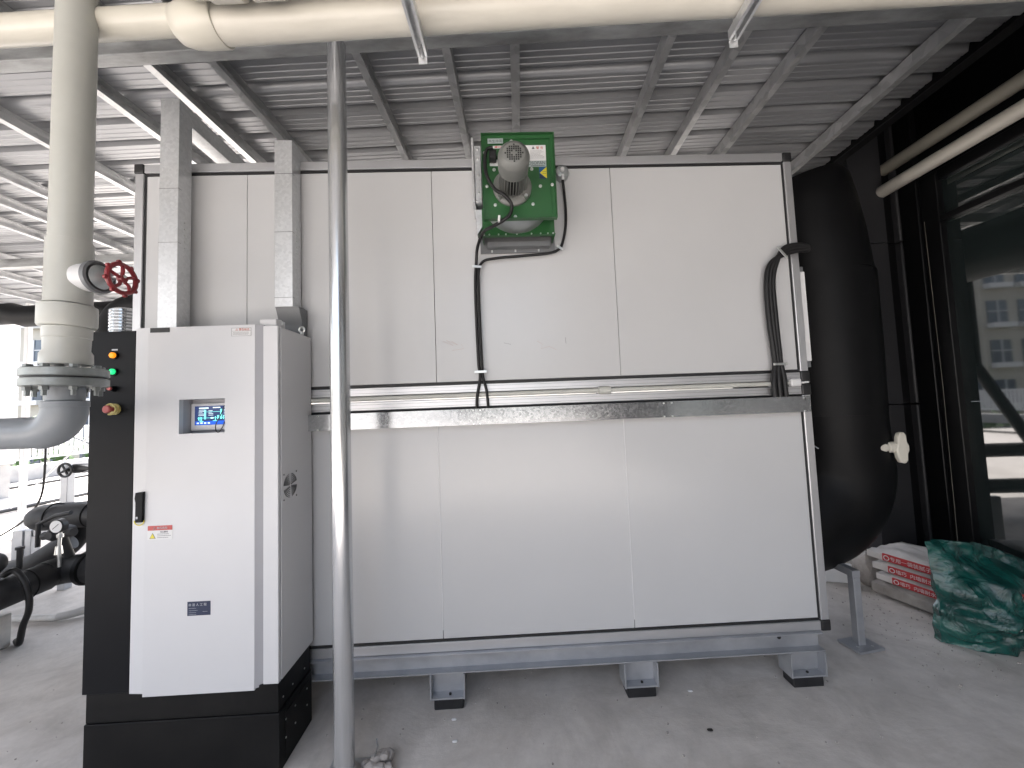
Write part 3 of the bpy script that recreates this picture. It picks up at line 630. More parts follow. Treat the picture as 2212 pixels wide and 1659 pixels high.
# door: front skin with bevelled edges and a window cut out for the screen
def door():
    g = MB(); xa, xb, z0, z1, y = -1.715, -1.160, 0.372, 2.036, CY - 0.004
    sx0, sx1, sz0, sz1 = -1.508, -1.298, 1.530, 1.690
    def slab(a, b, c, d): g.box(a, b, y, CY + 0.02, c, d)
    slab(-1.652, sx0, z0 - 0.008, z1); slab(sx1, xb, z0 - 0.008, z1); slab(sx0, sx1, sz1, z1); slab(sx0, sx1, z0 - 0.008, sz0)
    g.prism([(xa, CY + 0.02), (-1.652, CY + 0.02), (-1.652, y), (xa, y + 0.006)], 2, z0 + 0.006, z1)
    return g.build('door', 'cabinet', cab, smooth=False)
dr = door()
g = MB(); g.prism([(-1.159, CY + 0.02), (-1.159, CY - 0.004), (-1.126, CY + 0.014), (-1.126, CY + 0.02)], 2, 0.372, 2.036); g.build('door_chamfer', 'cab_darkened', cab, smooth=False)  # right-facing chamfer of the door, shaded by its greyer colour
g = MB(); g.box(-1.125, -1.056, CY + 0.002, CY + 0.021, 0.383, 2.030, 0.002); g.build('corner_pillar', 'cabinet', cab)
g = MB(); g.box(-1.056, -1.052, CY + 0.021, 2.14, 0.388, 2.024, 0.001); g.build('side_panel', 'cabinet', cab)
g = MB(); g.box(-1.644, -1.556, CY - 0.0065, CY - 0.0042, 2.012, 2.034); g.build('door_vent_strip', 'black', cab, smooth=False)
# recess and screen
g = MB(); g.box(-1.508, -1.298, CY + 0.075, CY + 0.079, 1.530, 1.690); g.box(-1.512, -1.5082, CY + 0.02, CY + 0.079, 1.53, 1.69); g.box(-1.2978, -1.294, CY + 0.02, CY + 0.079, 1.53, 1.69); g.box(-1.508, -1.298, CY + 0.0202, CY + 0.079, 1.526, 1.5298); g.box(-1.508, -1.298, CY + 0.0202, CY + 0.079, 1.6902, 1.694)
g.build('screen_recess', 'cab_darkened', cab, smooth=False)
sc = MB(); sc.box(-1.505, -1.302, CY + 0.060, CY + 0.0745, 1.540, 1.672, 0.003); sc = sc.build('display_bezel', 'cabinet', cab)
sx0, sx1, sz0, sz1 = -1.485, -1.312, 1.566, 1.658; yS = CY + 0.0598
g = MB(); g.box(sx0, sx1, yS - 0.001, yS, sz0, sz1); g.build('display', 'screen', sc, smooth=False)
g = MB(); g.box(sx0 + .003, sx1, yS - 0.0014, yS - 0.001, sz0 + 0.001, sz0 + 0.019); g.build('display_footer', 'screenblue', sc, smooth=False)
def scr(m, rects):
    g = MB()
    for a, b, c, d in rects: g.box(sx0 + a * 0.173, sx0 + (a + b) * 0.173, yS - 0.0022, yS - 0.0015, sz0 + c * 0.092, sz0 + (c + d) * 0.092)
    g.build('display_graphic', m, sc, smooth=False)
scr('screencyan', [(0.26, .05, .3, .5), (0.70, .05, .3, .52), (0.10, .02, .25, .18), (.14, .02, .22, .22), (.18, .02, .2, .22), (.56, .02, .25, .2), (.62, .05, .3, .2), (.78, .025, .28, .2), (.84, .025, .28, .2), (.9, .02, .3, .14), (.08, .86, .36, .02), (.14, .1, .16, .05), (.3, .42, .68, .015), (.5, .12, .2, .03)])
scr('screenwhite', [(.12, .26, .86, .06), (.50, .2, .88, .05), (.8, .18, .9, .04)] + [(.1 + random.random() * .02, random.uniform(.08, .18), .5 + .07 * k, .02) for k in range(5)] + [(.38, random.uniform(.08, .14), .5 + .08 * k, .02) for k in range(4)] + [(.8, random.uniform(.08, .16), .46 + .08 * k, .02) for k in range(5)] + [(.06 + .1 * k, .06, .07, .07) for k in range(4)] + [(.86, .06, .06, .1), (.44, .08, .33, .07)])
g = MB(); g.tube(smooth_path([(-1.300, CY - 0.004, 1.655), (-1.31, CY - 0.008, 1.62), (-1.335, CY - 0.008, 1.57), (-1.335, CY - 0.008, 1.54), (-1.322, CY - 0.008, 1.532), (-1.305, CY - 0.008, 1.555), (-1.298, CY - 0.006, 1.58)], 6), 0.0022, 8); g.build('hanging_wire', 'black', cab)
# handle, stickers
hd = MB(); hd.prism([(-1.686, 1.270), (-1.655, 1.272), (-1.657, 1.136), (-1.686, 1.136), (-1.6855, 1.225), (-1.690, 1.245)], 1, CY - 0.018, CY - 0.0042); hd = hd.build('handle', 'cab_black', cab, smooth=False)
g = MB(); g.box(-1.682, -1.674, CY - 0.0195, CY - 0.0182, 1.152, 1.162); g.build('lock', 'lightink', hd, smooth=False)
g = MB(); g.torus((-1.676, CY - 0.008, 1.143), 1, 0.022, 0.0022, 20, 6, PI, 2 * PI); g.build('key_ring', 'yellow', cab)
yd = CY - 0.0042
def cst(x0, x1, z0, z1, m='sticker'): 
    g = MB(); g.box(x0, x1, yd - 0.0008, yd, z0, z1); return g.build('sticker', m, cab, smooth=False)
s_ = cst(-1.641, -1.529, 1.052, 1.116)
g = MB(); g.box(-1.640, -1.530, yd - 0.0013, yd - 0.0009, 1.094, 1.115); g.build('red_band', 'stickred', s_, smooth=False)
g = MB(); g.prism([(-1.632, 1.057), (-1.604, 1.057), (-1.618, 1.083)], 1, yd - 0.0013, yd - 0.0009); g.build('warning_triangle', 'ink', s_, smooth=False)
g = MB(); g.prism([(-1.629, 1.059), (-1.607, 1.059), (-1.618, 1.0795)], 1, yd - 0.0018, yd - 0.0014); g.build('warning_triangle', 'yellow', s_, smooth=False)
lettering('⚠ 高压危险', 0.012, (-1.618, yd - 0.0016, 1.100), 'lightink', s_)
lettering('当心触电', 0.009, (-1.585, yd - 0.0012, 1.083), 'ink', s_)
lines_print(-1.597, -1.532, [1.076, 1.068, 1.060], yd - 0.0009, 'ink', s_)
s_ = cst(-1.268, -1.177, 1.983, 2.022)
g = MB(); b_ = 0.0008
for a, b, c, d in ((-1.268, -1.177, 2.021, 2.022), (-1.268, -1.177, 1.983, 1.984), (-1.268, -1.267, 1.9841, 2.0209), (-1.178, -1.177, 1.9841, 2.0209), (-1.266, -1.179, 2.0065, 2.0075)): g.box(a, b, yd - 0.0013, yd - 0.0009, c, d)
g.build('sticker_border', 'ink', s_, smooth=False)
lettering('△ 警告标志', 0.0125, (-1.25, yd - 0.0012, 2.0095), 'inkred', s_)
lines_print(-1.262, -1.183, [2.000, 1.995, 1.990], yd - 0.0009, 'ink', s_, h=0.0012)
s_ = cst(-1.459, -1.356, 0.706, 0.768, 'navy')
lettering('▦ 湿 人 工 程', 0.0135, (-1.453, yd - 0.0012, 0.749), 'lightink', s_)
lines_print(-1.452, -1.408, [0.738, 0.728, 0.719, 0.711], yd - 0.0009, 'lightink', s_, h=0.0012); lines_print(-1.39, -1.363, [0.722], yd - 0.0009, 'lightink', s_, h=0.0012)
# lamps and buttons on the black column
for z, m, nm in ((1.910, 'orange_lamp', 'orange_lamp'), (1.833, 'green_lamp', 'green_lamp')):
    g = MB(); g.lathe([(0.018, CY + 0.001), (0.018, CY - 0.005)], (-1.812, 0, z), 1, 24); b0 = g.build('lamp_bezel', 'cab_black', cab)
    g = MB(); g.lathe([(0.0135, CY - 0.0051), (0.0135, CY - 0.012), (0.009, CY - 0.017)], (-1.812, 0, z), 1, 24); g.build(nm, m, b0)
g = MB(); g.box(-1.825, -1.798, CY + 0.0005, CY + 0.0015, 1.934, 1.941); g.build('name_strip', 'lightink', cab, smooth=False)
g = MB(); g.lathe([(0.014, CY + 0.001), (0.013, CY - 0.018)], (-1.81, 0, 1.753), 1, 20); b0 = g.build('button_collar', 'cab_black', cab)
g = MB(); g.lathe([(0.009, CY - 0.0181), (0.008, CY - 0.026)], (-1.81, 0, 1.753), 1, 20); g.build('red_button', 'redbutton', b0)
g = MB(); g.lathe([(0.026, CY + 0.001), (0.026, CY - 0.006)], (-1.803, 0, 1.657), 1, 28); g.torus((-1.803, CY - 0.022, 1.657), 1, 0.024, 0.004, 26, 8, -0.6 * PI, 0.95 * PI); b0 = g.build('stop_button_guard', 'yellowring', cab)
g = MB(); g.lathe([(0.010, CY - 0.007), (0.011, CY - 0.028), (0.018, CY - 0.031), (0.018, CY - 0.040), (0.014, CY - 0.044)], (-1.803, 0, 1.657), 1, 24); g.build('emergency_stop', 'redbutton', b0)
# side vent
g = MB(); xv = -1.0515
for r_ in (0.012, 0.021, 0.030, 0.039, 0.048, 0.056):
    for q in range(4): g.torus((xv, 1.927, 1.254), 0, r_, 0.0017, 10, 6, q * PI / 2 + 0.25, (q + 1) * PI / 2 - 0.12)
g.build('side_vent_slots', 'black', cab)
for dy, dz in ((-0.055, 0.06), (0.055, 0.06), (-0.055, -0.06), (0.055, -0.06)):
    g = MB(); g.lathe([(0.004, xv - 0.001), (0.004, xv + 0.001)], (0, 1.927 + dy, 1.254 + dz), 0, 8); g.build('vent_screw', 'black', cab)
for (x, y) in ((-1.10, 1.92), (-1.07, 2.08)):
    g = MB(); g.torus((x, y, 2.060), 1, 0.014, 0.005, 18, 8); g.lathe([(0.009, 2.031), (0.009, 2.048)], (x, y, 0), 2, 10); g.build('lifting_eye', 'bolt', cab)
g = MB(); g.box(-1.165, -1.085, 1.87, 1.95, 2.0305, 2.072, 0.003); g.build('top_box', 'cabinet', cab)
# plinth
g = MB(); g.box(-1.905, -1.058, CY + 0.004, 2.12, 0.258, 0.382, 0.002); g.build('upper_plinth', 'plinth', cab)
g = MB(); g.box(-1.905, -1.05, CY - 0.003, 2.12, 0.0, 0.257, 0.002); g.build('plinth', 'plinth', cab)
g = MB(); g.box(-1.0495, -1.046, 1.87, 2.08, 0.03, 0.23, 0.001); g.build('plinth_cover', 'plinth', cab)
for y in (1.87, 1.95, 2.06):
    for z in (0.30, 0.20, 0.12):
        g = MB(); g.lathe([(0.004, -1.0455), (0.004, -1.043)] if z < 0.25 else [(0.004, -1.0575), (0.004, -1.055)], (0, y, z), 0, 8); g.build('screw', 'bolt', cab)

# ------------------------------------------------------------------ drain pipe with flange and red valve (front left)
vp = thing('downpipe', 'thick grey-cream plastic downpipe with bolted flange in front of the cabinet, bending left', 'pipe', (-1.607, 1.45, 1.57))
VX, VY = -1.607, 1.45
g = MB(); g.lathe([(0.0575, 2.27), (0.0575, 3.58)], (VX, VY, 0), 2, 40); g.build('pipe', 'pvcgrey', vp)
g = MB(); g.lathe([(0.058, 2.285), (0.063, 2.283), (0.0635, 2.05), (0.066, 2.043)], (VX, VY, 0), 2, 40); g.build('tee', 'pvcgrey', vp)
g = MB(); g.lathe([(0.064, 2.042), (0.0765, 2.036), (0.0775, 2.03), (0.0775, 1.965), (0.074, 1.957), (0.065, 1.954)], (VX, VY, 0), 2, 40); g.build('union_nut', 'pvcgrey', vp)
g = MB(); g.lathe([(0.0650, 1.953), (0.0645, 1.915), (0.062, 1.912), (0.0605, 1.87), (0.068, 1.855), (0.069, 1.815)], (VX, VY, 0), 2, 40); g.build('adaptor', 'pvcgrey', vp)
for z0, z1 in ((1.769, 1.800), (1.733, 1.764)):
    g = MB(); g.lathe([(0.108, z0), (0.112, z0 + 0.003), (0.112, z1 - 0.003), (0.108, z1)], (VX, VY, 0), 2, 48); g.build('flange', 'flange', vp)
g = MB(); g.lathe([(0.106, 1.7645), (0.106, 1.7685)], (VX, VY, 0), 2, 40); g.build('flange_gasket', 'black', vp)
for k in range(8):
    a = k * PI / 4 + 0.25; x, y = VX + 0.09 * math.cos(a), VY + 0.09 * math.sin(a)
    g = MB(); g.lathe([(0.0072, 1.700), (0.0072, 1.7195), (0.0125, 1.7196), (0.0125, 1.7325), (0.0072, 1.7326), (0.0072, 1.8004), (0.0125, 1.8005), (0.0125, 1.812)], (x, y, 0), 2, 6); g.build('bolt', 'flange', vp)
g = MB(); g.lathe([(0.051, 1.7325), (0.0505, 1.683)], (VX, VY, 0), 2, 36); g.build('neck', 'greypipe', vp)
g = MB(); g.lathe([(0.058, 1.6825), (0.0625, 1.680), (0.0625, 1.660), (0.058, 1.658)], (VX, VY, 0), 2, 36); g.build('collar', 'greypipe', vp)
g = MB(); g.tube([(VX, VY, 1.665)] + arc((VX - 0.085, VY, 1.655), 0.085, 0, -PI / 2, (1, 0, 0), (0, 0, 1), 14), 0.0605, 32); g.build('elbow', 'greypipe', vp)
g = MB(); g.tube([(VX - 0.084, VY, 1.57), (-4.2, VY, 1.57)], 0.0575, 32); g.build('pipe', 'greypipe', vp)
# side valve
vz = 2.145
g = MB(); g.lathe([(0.050, VX + 0.045), (0.052, VX + 0.075), (0.050, VX + 0.095)], (0, VY, vz), 0, 32); g.build('branch', 'sticker', vp)
rv = thing('gate_valve', 'valve with dark red handwheel on the side of the downpipe', 'valve', (VX + 0.095, VY, vz))
g = MB(); g.lathe([(0.050, VX + 0.0955), (0.061, VX + 0.098), (0.061, VX + 0.112), (0.053, VX + 0.116), (0.050, VX + 0.105)], (0, VY, vz), 0, 36); g.build('valve_flange', 'fangrey', rv)
g = MB(); g.lathe([(0.045, VX + 0.1165), (0.030, VX + 0.130), (0.016, VX + 0.138), (0.013, VX + 0.160)], (0, VY, vz), 0, 28); g.build('bonnet', 'inlet', rv)
g = MB(); g.lathe([(0.006, VX + 0.16), (0.006, VX + 0.205)], (0, VY, vz), 0, 12); g.build('stem', 'bolt', rv)
WX = VX + 0.193
g = MB(); g.torus((WX, VY, vz - 0.008), 0, 0.054, 0.0085, 48, 10)
for k in range(8):
    a = k * PI / 4 + 0.2; g.lathe([(0.0005, WX - 0.008), (0.0085, WX - 0.004), (0.0085, WX + 0.004), (0.0005, WX + 0.008)], (0, VY + 0.061 * math.cos(a), vz - 0.008 + 0.061 * math.sin(a)), 0, 10)
hw = g.build('handwheel', 'red', rv)
for k in range(5):
    a = k * 2 * PI / 5 + 0.3
    g = MB(); g.tube([(WX, VY + 0.008 * math.cos(a), vz - 0.008 + 0.008 * math.sin(a)), (WX + 0.006, VY + 0.03 * math.cos(a + .12), vz - 0.008 + 0.03 * math.sin(a + .12)), (WX, VY + 0.052 * math.cos(a), vz - 0.008 + 0.052 * math.sin(a))], 0.0062, 8); g.build('spoke', 'red', hw)
g = MB(); g.lathe([(0.014, WX - 0.008), (0.014, WX + 0.01)], (0, VY, vz - 0.008), 0, 16); g.build('hub', 'red', hw)

# ------------------------------------------------------------------ black lagged pipes at left, behind
p1 = thing('lagged_pipe', 'lowest thick black lagged pipe running back to the machine, left of the cabinet', 'pipe', (-3.6, 3.0, 0))
g = MB(); g.tube([(-3.6, 1.9, 0.405), (-3.6, 2.6, 0.402), (-3.6, 3.0, 0.41), (-3.6, 3.14, 0.412)] + arc((-3.5, 3.16, 0.425), 0.1, PI, PI / 2, (1, 0, 0), (0, 1, 0), 8) + [(-3.42, 3.26, 0.43)], 0.105, 28, wob=0.05); g.build('pipe', 'foamgrey', p1)
g = MB(); g.tube([(-3.425, 3.26, 0.43), (-2.03, 3.26, 0.43)], [0.118, 0.116], 28, wob=0.04); g.build('pipe', 'foamgrey', p1)
g = MB(); g.box(-3.66, -3.54, 2.55, 2.62, 0.0, 0.31, 0.004); g.build('support', 'channel', p1)
p2 = thing('lagged_pipe', 'upper thick black lagged pipe with rounded end beside the cabinet', 'pipe', (-3.9, 3.6, 0))
g = MB(); g.tube([(-4.15, 3.95, 0.72)] + arc((-4.10, 3.68, 0.76), 0.1, PI, 1.5 * PI, (1, 0, 0), (0, 1, 0), 8) + [(-3.9, 3.58, 0.775), (-2.03, 3.58, 0.785)], 0.105, 28, wob=0.05); g.build('pipe', 'foamgrey', p2)
g = MB(); g.tube(smooth_path([(-3.86, 3.62, 0.70), (-3.88, 3.62, 0.58), (-3.97, 3.6, 0.47), (-4.12, 3.55, 0.39), (-4.4, 3.5, 0.33), (-4.9, 3.45, 0.33)], 6), 0.085, 24, wob=0.08); g.build('elbow', 'foam', p2)
g = MB()
for (x0, x1) in ((-4.74, -4.64), (-4.62, -4.56)): g.box(x0, x1, 3.86, 3.94, 0.0, 0.585, 0.003)
g.box(-4.555, -4.2, 3.87, 3.93, 0.52, 0.60, 0.003); g.build('support_frame', 'channel', p2)
g = MB(); g.box(-4.33, -4.26, 3.88, 3.95, 0.0, 1.12, 0.003); g.box(-4.33, -4.0, 3.88, 3.95, 1.121, 1.19, 0.003); g.build('support_frame', 'channel', p2)
hv = thing('gate_valve', 'small valve with black handwheel above the black pipes', 'valve', (-4.25, 3.87, 1.25))
hx, hy, hz = -4.24, 3.84, 1.128 + 0.02
g = MB(); g.torus((hx, hy, hz), 1, 0.062, 0.011, 36, 8); h_ = g.build('handwheel', 'cap', hv)
for k in range(4):
    a = k * PI / 2 + 0.5; g = MB(); g.tube([(hx, hy, hz), (hx + 0.06 * math.cos(a), hy, hz + 0.06 * math.sin(a))], 0.009, 8); g.build('spoke', 'cap', h_)
g = MB(); g.lathe([(0.02, hy), (0.02, hy + 0.05)], (hx, 0, hz), 1, 16); g.tube([(hx + 0.02, hy + 0.06, hz + 0.005), (hx + 0.3, hy + 0.1, hz)], 0.045, 18); g.build('valve_body', 'cap', hv)
for y in (2.62, 3.02):
    g = MB(); g.torus((-3.6, y, 0.408), 1, 0.107, 0.005, 30, 8); g.build('strap', 'foam', p1)
g = MB(); g.lathe([(0.125, -3.40), (0.135, -3.395), (0.135, -3.365), (0.125, -3.36)], (0, 3.26, 0.43), 0, 30); g.build('pipe_flange', 'foam', p1)
for x in (-4.02, -3.7):
    g = MB(); g.torus((x, 3.58, 0.778), 0, 0.107, 0.006, 30, 8); g.build('strap', 'foam', p2)
g = MB(); g.tube([(-4.9, 3.3, 0.30), (-4.2, 3.32, 0.36), (-3.9, 3.35, 0.46), (-3.72, 3.42, 0.60)], [0.07, 0.075, 0.08, 0.08], 20, wob=0.1); g.build('branch', 'foamgrey', p2)
g = MB(); g.tube([(-3.75, 3.22, 0.62), (-3.75, 3.22, 0.80), (-3.62, 3.22, 0.86), (-3.5, 3.22, 0.88)], 0.016, 10); g.build('small_pipe', 'foamgrey', p2)
gg = thing('pressure_gauge', 'round white pressure gauge standing on the lowest black pipe', 'gauge', (-3.45, 3.1, 0.5))
gx, gz = -3.433, 0.815
g = MB(); g.lathe([(0.052, 3.10), (0.052, 3.065), (0.048, 3.06)], (gx, 0, gz), 1, 30); g.build('case', 'cap', gg)
d_ = MB(); d_.lathe([(0.045, 3.0595), (0.045, 3.058)], (gx, 0, gz), 1, 30); d_ = d_.build('dial', 'sticker', gg)
g = MB(); g.box(gx - 0.03, gx + 0.028, 3.0565, 3.0575, gz - 0.002, gz + 0.002, rot=(0, -0.7, 0)); g.build('needle', 'black', d_)
g = MB(); g.tube([(gx, 3.09, gz - 0.05), (gx - 0.005, 3.09, 0.66), (gx - 0.012, 3.1, 0.50)], 0.011, 10); g.lathe([(0.02, gz - 0.09), (0.02, gz - 0.065)], (gx, 3.09, 0), 2, 6); g.lathe([(0.024, 0.60), (0.018, 0.66)], (gx - 0.008, 3.09, 0), 2, 12); g.build('siphon', 'bolt', gg)
g = MB(); g.lathe([(0.03, 3.12), (0.05, 3.15), (0.05, 3.26), (0.03, 3.30)], (-3.56, 0, 0.73), 1, 20); g.tube([(-3.68, 3.2, 0.71), (-3.45, 3.2, 0.73)], 0.032, 14); g.tube([(-3.54, 3.2, 0.70), (-3.52, 3.25, 0.50)], 0.03, 12)
tag(g.build('pipe_valve', 'foamgrey'), 'small dark valve body beside the pressure gauge', 'valve')
# pump corner with hose
pu = thing('pump', 'dark pump with round casing at the left edge on a pale block', 'pump', (-3.72, 2.9, 0.25))
g = MB(); g.lathe([(0.06, 2.75), (0.085, 2.78), (0.085, 2.88), (0.06, 2.92)], (-3.66, 0, 0.62), 1, 28); g.build('casing', 'foamgrey', pu)
g = MB(); g.lathe([(0.016, 0.55), (0.016, 0.69), (0.024, 0.692), (0.024, 0.71)], (-3.56, 2.95, 0), 2, 16); g.build('outlet', 'foamgrey', pu)
g = MB(); g.box(-3.86, -3.63, 2.74, 2.98, 0.0, 0.235, 0.008); tag(g.build('plinth_block', 'whitedirty'), 'dirty white block on the floor under the pump at the left edge', 'block')
cable('hose', 'black hose arching from the pump down to the floor', [(-3.60, 2.9, 0.53), (-3.53, 2.9, 0.56), (-3.46, 2.9, 0.48), (-3.425, 2.9, 0.37), (-3.425, 2.9, 0.27), (-3.46, 2.9, 0.17), (-3.54, 2.95, 0.03), (-3.62, 3.0, 0.022)], 0.019)
t = thing('floor_pipe', 'white plastic pipe lying on the floor left of the cabinet', 'pipe', (-3.9, 3.3, 0))
g = MB(); g.tube([(-4.6, 3.36, 0.027), (-3.66, 3.30, 0.027)], 0.025, 20); g.build('pipe', 'whitedirty', t)
g = MB(); g.tube([(-3.66, 3.30, 0.036), (-3.60, 3.31, 0.04), (-3.45, 3.40, 0.055), (-3.40, 3.43, 0.065)], [0.030, 0.032, 0.032, 0.034], 20); g.build('elbow', 'whitedirty', t)
# high pipes
t = thing('lagged_pipe', 'black lagged pipe running high across the far left under the roof', 'pipe', (-4.5, 3.7, 2.6))
g = MB(); g.tube([(-7.5, 3.72, 2.66), (-5.2, 3.7, 2.645), (-4.6, 3.7, 2.66), (-4.5, 3.7, 2.63), (-3.5, 3.7, 2.655)], 0.1, 26, wob=0.04); g.build('pipe', 'foam', t)
t = thing('lagged_pipe', 'black lagged elbow leaving the upper left corner of the machine', 'pipe', (-2.9, 2.9, 2.4))
g = MB(); g.tube([(-2.02, 2.9, 2.47), (-2.6, 2.9, 2.46)] + arc((-2.68, 2.9, 2.26), 0.20, PI / 2, PI, (1, 0, 0), (0, 0, 1), 10) + [(-2.88, 2.9, 1.0)], 0.095, 26, wob=0.04); g.build('pipe', 'foam', t)
t = thing('flexible_duct', 'silver ribbed flexible duct standing behind the black column of the cabinet', 'duct', (-2.45, 2.5, 2.0))
g = MB(); pr_ = [(0.07, 1.6)]
z = 1.6
while z < 2.30: pr_ += [(0.07, z), (0.078, z + 0.006), (0.078, z + 0.014), (0.07, z + 0.02)]; z += 0.02
pr_ += [(0.05, 2.31)]
g.lathe(pr_, (-2.36, 2.45, 0), 2, 28); g.build('duct', 'galvtray', t)

t = thing('pipe_rack', 'rack of black pipes and grey frames standing behind the machine', 'pipe rack', (0, 5.1, 0))
for z, y in ((0.35, 5.0), (0.78, 5.15)):
    g = MB(); g.tube([(-1.8, y, z), (2.2, y, z)], 0.09, 20, wob=0.05); g.build('pipe', 'foam', t)
for x in (-1.2, 0.3, 1.9):
    g = MB(); g.box(x - 0.035, x + 0.035, 5.3, 5.37, 0, 1.05); g.box(x - 0.03, x + 0.03, 4.8, 5.295, 0.5, 0.56); g.build('frame', 'channel', t)
g = MB(); g.tube([(0.4, 4.9, 0.1), (1.4, 4.9, 1.9)], 0.06, 14); g.tube([(1.4, 4.9, 1.9), (1.4, 4.9, 3.2)], 0.06, 14); g.build('riser', 'foam', t)
# ------------------------------------------------------------------ right: big black duct
bd = thing('lagged_duct', 'huge black lagged duct coming down beside the machine and bending into its side', 'duct', (2.42, 2.75, 0.4))
R_ = 0.345
g = MB(); g.tube([(2.33, 2.76, 3.20), (2.34, 2.76, 3.15), (2.36, 2.76, 3.0), (2.385, 2.76, 2.75), (2.405, 2.76, 2.455)], [0.27, 0.30, 0.315, 0.33, R_ - 0.012], 44, wob=0.03); g.build('upper_section', 'foam', bd)
g = MB(); g.tube([(2.30, 2.95, 3.0), (2.30, 4.5, 3.05)], 0.28, 32, wob=0.03); g.build('branch', 'foam', bd)
g = MB(); g.tube([(2.41, 2.76, 2.452), (2.41, 2.76, 1.93), (2.41, 2.76, 1.452)], R_ - 0.004, 44, wob=0.03); g.build('middle_section', 'foam', bd)
g = MB(); g.tube([(2.41, 2.76, 1.453), (2.41, 2.76, 1.18)] + arc((1.98, 2.76, 1.10), 0.43, 0, -PI / 2, (1, 0, 0), (0, 0, 1), 14) + [(1.80, 2.76, 0.67)], [R_] * 4 + [R_ - 0.004] * 14, 44, wob=0.06); g.build('elbow', 'foam', bd)
g = MB()
for p in ([(1.83, 2.50, 0.86), (1.9, 2.43, 0.84), (1.96, 2.42, 0.80), (2.0, 2.41, 0.82)], [(1.92, 2.40, 0.70), (1.97, 2.42, 0.66)], [(2.05, 2.43, 1.25), (2.02, 2.5, 1.3)]): g.tube(p, 0.004, 5)
g.build('pale_streaks', 'lightink', bd)  # short pale streaks on the black lagging
bv = thing('ball_valve', 'small white valve with paddle handle poking from the black duct', 'valve', (2.62, 2.5, 1.24))
g = MB(); g.lathe([(0.036, 2.46), (0.036, 2.51), (0.028, 2.512), (0.028, 2.535), (0.036, 2.54), (0.036, 2.60)], (0, 2.46, 1.235), 0, 20); g.build('body', 'pvc', bv)
g = MB(); g.prism([(2.565, 1.215), (2.575, 1.165), (2.59, 1.135), (2.62, 1.13), (2.638, 1.15), (2.640, 1.19), (2.652, 1.215), (2.652, 1.245), (2.640, 1.27), (2.638, 1.315), (2.622, 1.335), (2.592, 1.33), (2.58, 1.30), (2.578, 1.26)], 1, 2.42, 2.452)
o = g.build('paddle', 'pvc', bv); md = o.modifiers.new('b', 'BEVEL'); md.width = 0.008; md.segments = 3
# stand under the duct
st = thing('pipe_stand', 'grey square-tube stand with base plate on the floor right of the machine', 'stand', (2.21, 2.44, 0))
g = MB(); g.box(2.192, 2.238, 2.415, 2.461, 0.013, 0.43, 0.003); g.build('post', 'channel', st)
g = MB(); g.box(2.12, 2.31, 2.36, 2.50, 0.004, 0.020, 0.002, rot=(0.0, 0, 0.15)); g.build('base_plate', 'channel', st)
g = MB(); g.box(2.19, 2.24, 2.415, 3.15, 0.431, 0.475, 0.002, rot=(0.0, 0, 0.0)); g.build('arm', 'channel', st)
g = MB(); g.box(2.19, 2.24, 3.12, 3.165, 0.0, 0.43, 0.002); g.build('rear_post', 'channel', st)
for dx in (-0.03, 0.03):
    g = MB(); g.lathe([(0.008, 0.0125), (0.008, 0.022)], (2.215 + dx * 1.6, 2.40, 0), 2, 6); g.build('bolt', 'bolt', st)

# ------------------------------------------------------------------ building wall on the right (building coordinates)
wl = thing('building_wall', 'black clad building wall with dark tinted windows at the right', 'wall', (3.5, 2, 0), bld=True)
g = MB(); g.box(3.52, 3.8, 3.2, 4.6, 0, 7.0); g.box(3.47, 3.8, -14, 3.2, 3.386, 7.0); g.box(3.47, 3.8, -14, -3.01, 0, 3.385); g.build('wall', 'wallblack', wl, smooth=False)
g = MB(); g.box(2.66, 3.5, 4.6, 4.8, 0.0, 7.0); g.build('wall', 'wallblack', wl, smooth=False)
# pilaster of flat cladding panels with open joints
for z0, z1 in ((-0.0, 0.13), (0.13, 1.49), (1.49, 2.92), (2.92, 4.4)):
    m_ = 'stone' if z1 < 0.35 else 'cladding'
    g = MB(); g.box(3.02, 3.31, 3.36, 3.58, z0 + 0.004, z1 - 0.004, 0.003); g.build('cladding_panel', m_, wl)
    g = MB(); g.box(3.315, 3.40, 3.39, 3.62, z0 + 0.004, z1 - 0.004, 0.002); g.build('cladding_panel', 'wallblack' if m_ != 'stone' else m_, wl)
    g = MB(); g.box(3.405, 3.515, 3.345, 3.6, z0 + 0.004, z1 - 0.004, 0.014, seg=3); g.build('cladding_panel', m_, wl)
# window
for by in (3.06, 1.55, 0.04, -1.47):
    g = MB(); g.box(3.44, 3.52, by, by + 0.13 if by > 3 else by + 0.06, 0.0, 3.385, 0.004); g.build('mullion', 'frameblack', wl)
g = MB(); g.box(3.42, 3.52, 3.195, 3.34, 0.0, 4.05, 0.004); g.build('jamb', 'frameblack', wl)
g = MB(); g.tube([(3.415, 3.15, 0.35), (3.425, 3.148, 1.6), (3.415, 3.15, 3.0)], 0.0016, 6); g.build('cord', 'pvcdim', wl)
for z in (0.0, 2.955, 3.30):
    g = MB(); g.box(3.435 if z > 2 and z < 3 else 3.45, 3.519, -1.5, 3.058, z, z + (0.05 if z > 2 and z < 3 else 0.085), 0.004); g.build('transom', 'frameblack', wl)
for y0, y1 in ((1.61, 3.06), (0.10, 1.55), (-1.41, 0.04), (-3.0, -1.47)):
    for z0, z1 in ((0.085, 2.955), (3.005, 3.30)):
        g = MB(); g.box(3.488, 3.50, y0, y1, z0, z1); g.build('pane', 'glass', wl, smooth=False)
g = MB(); g.box(2.62, 3.5, -3, 4.6, 4.35, 4.45); g.build('soffit', 'wallblack', wl, smooth=False)
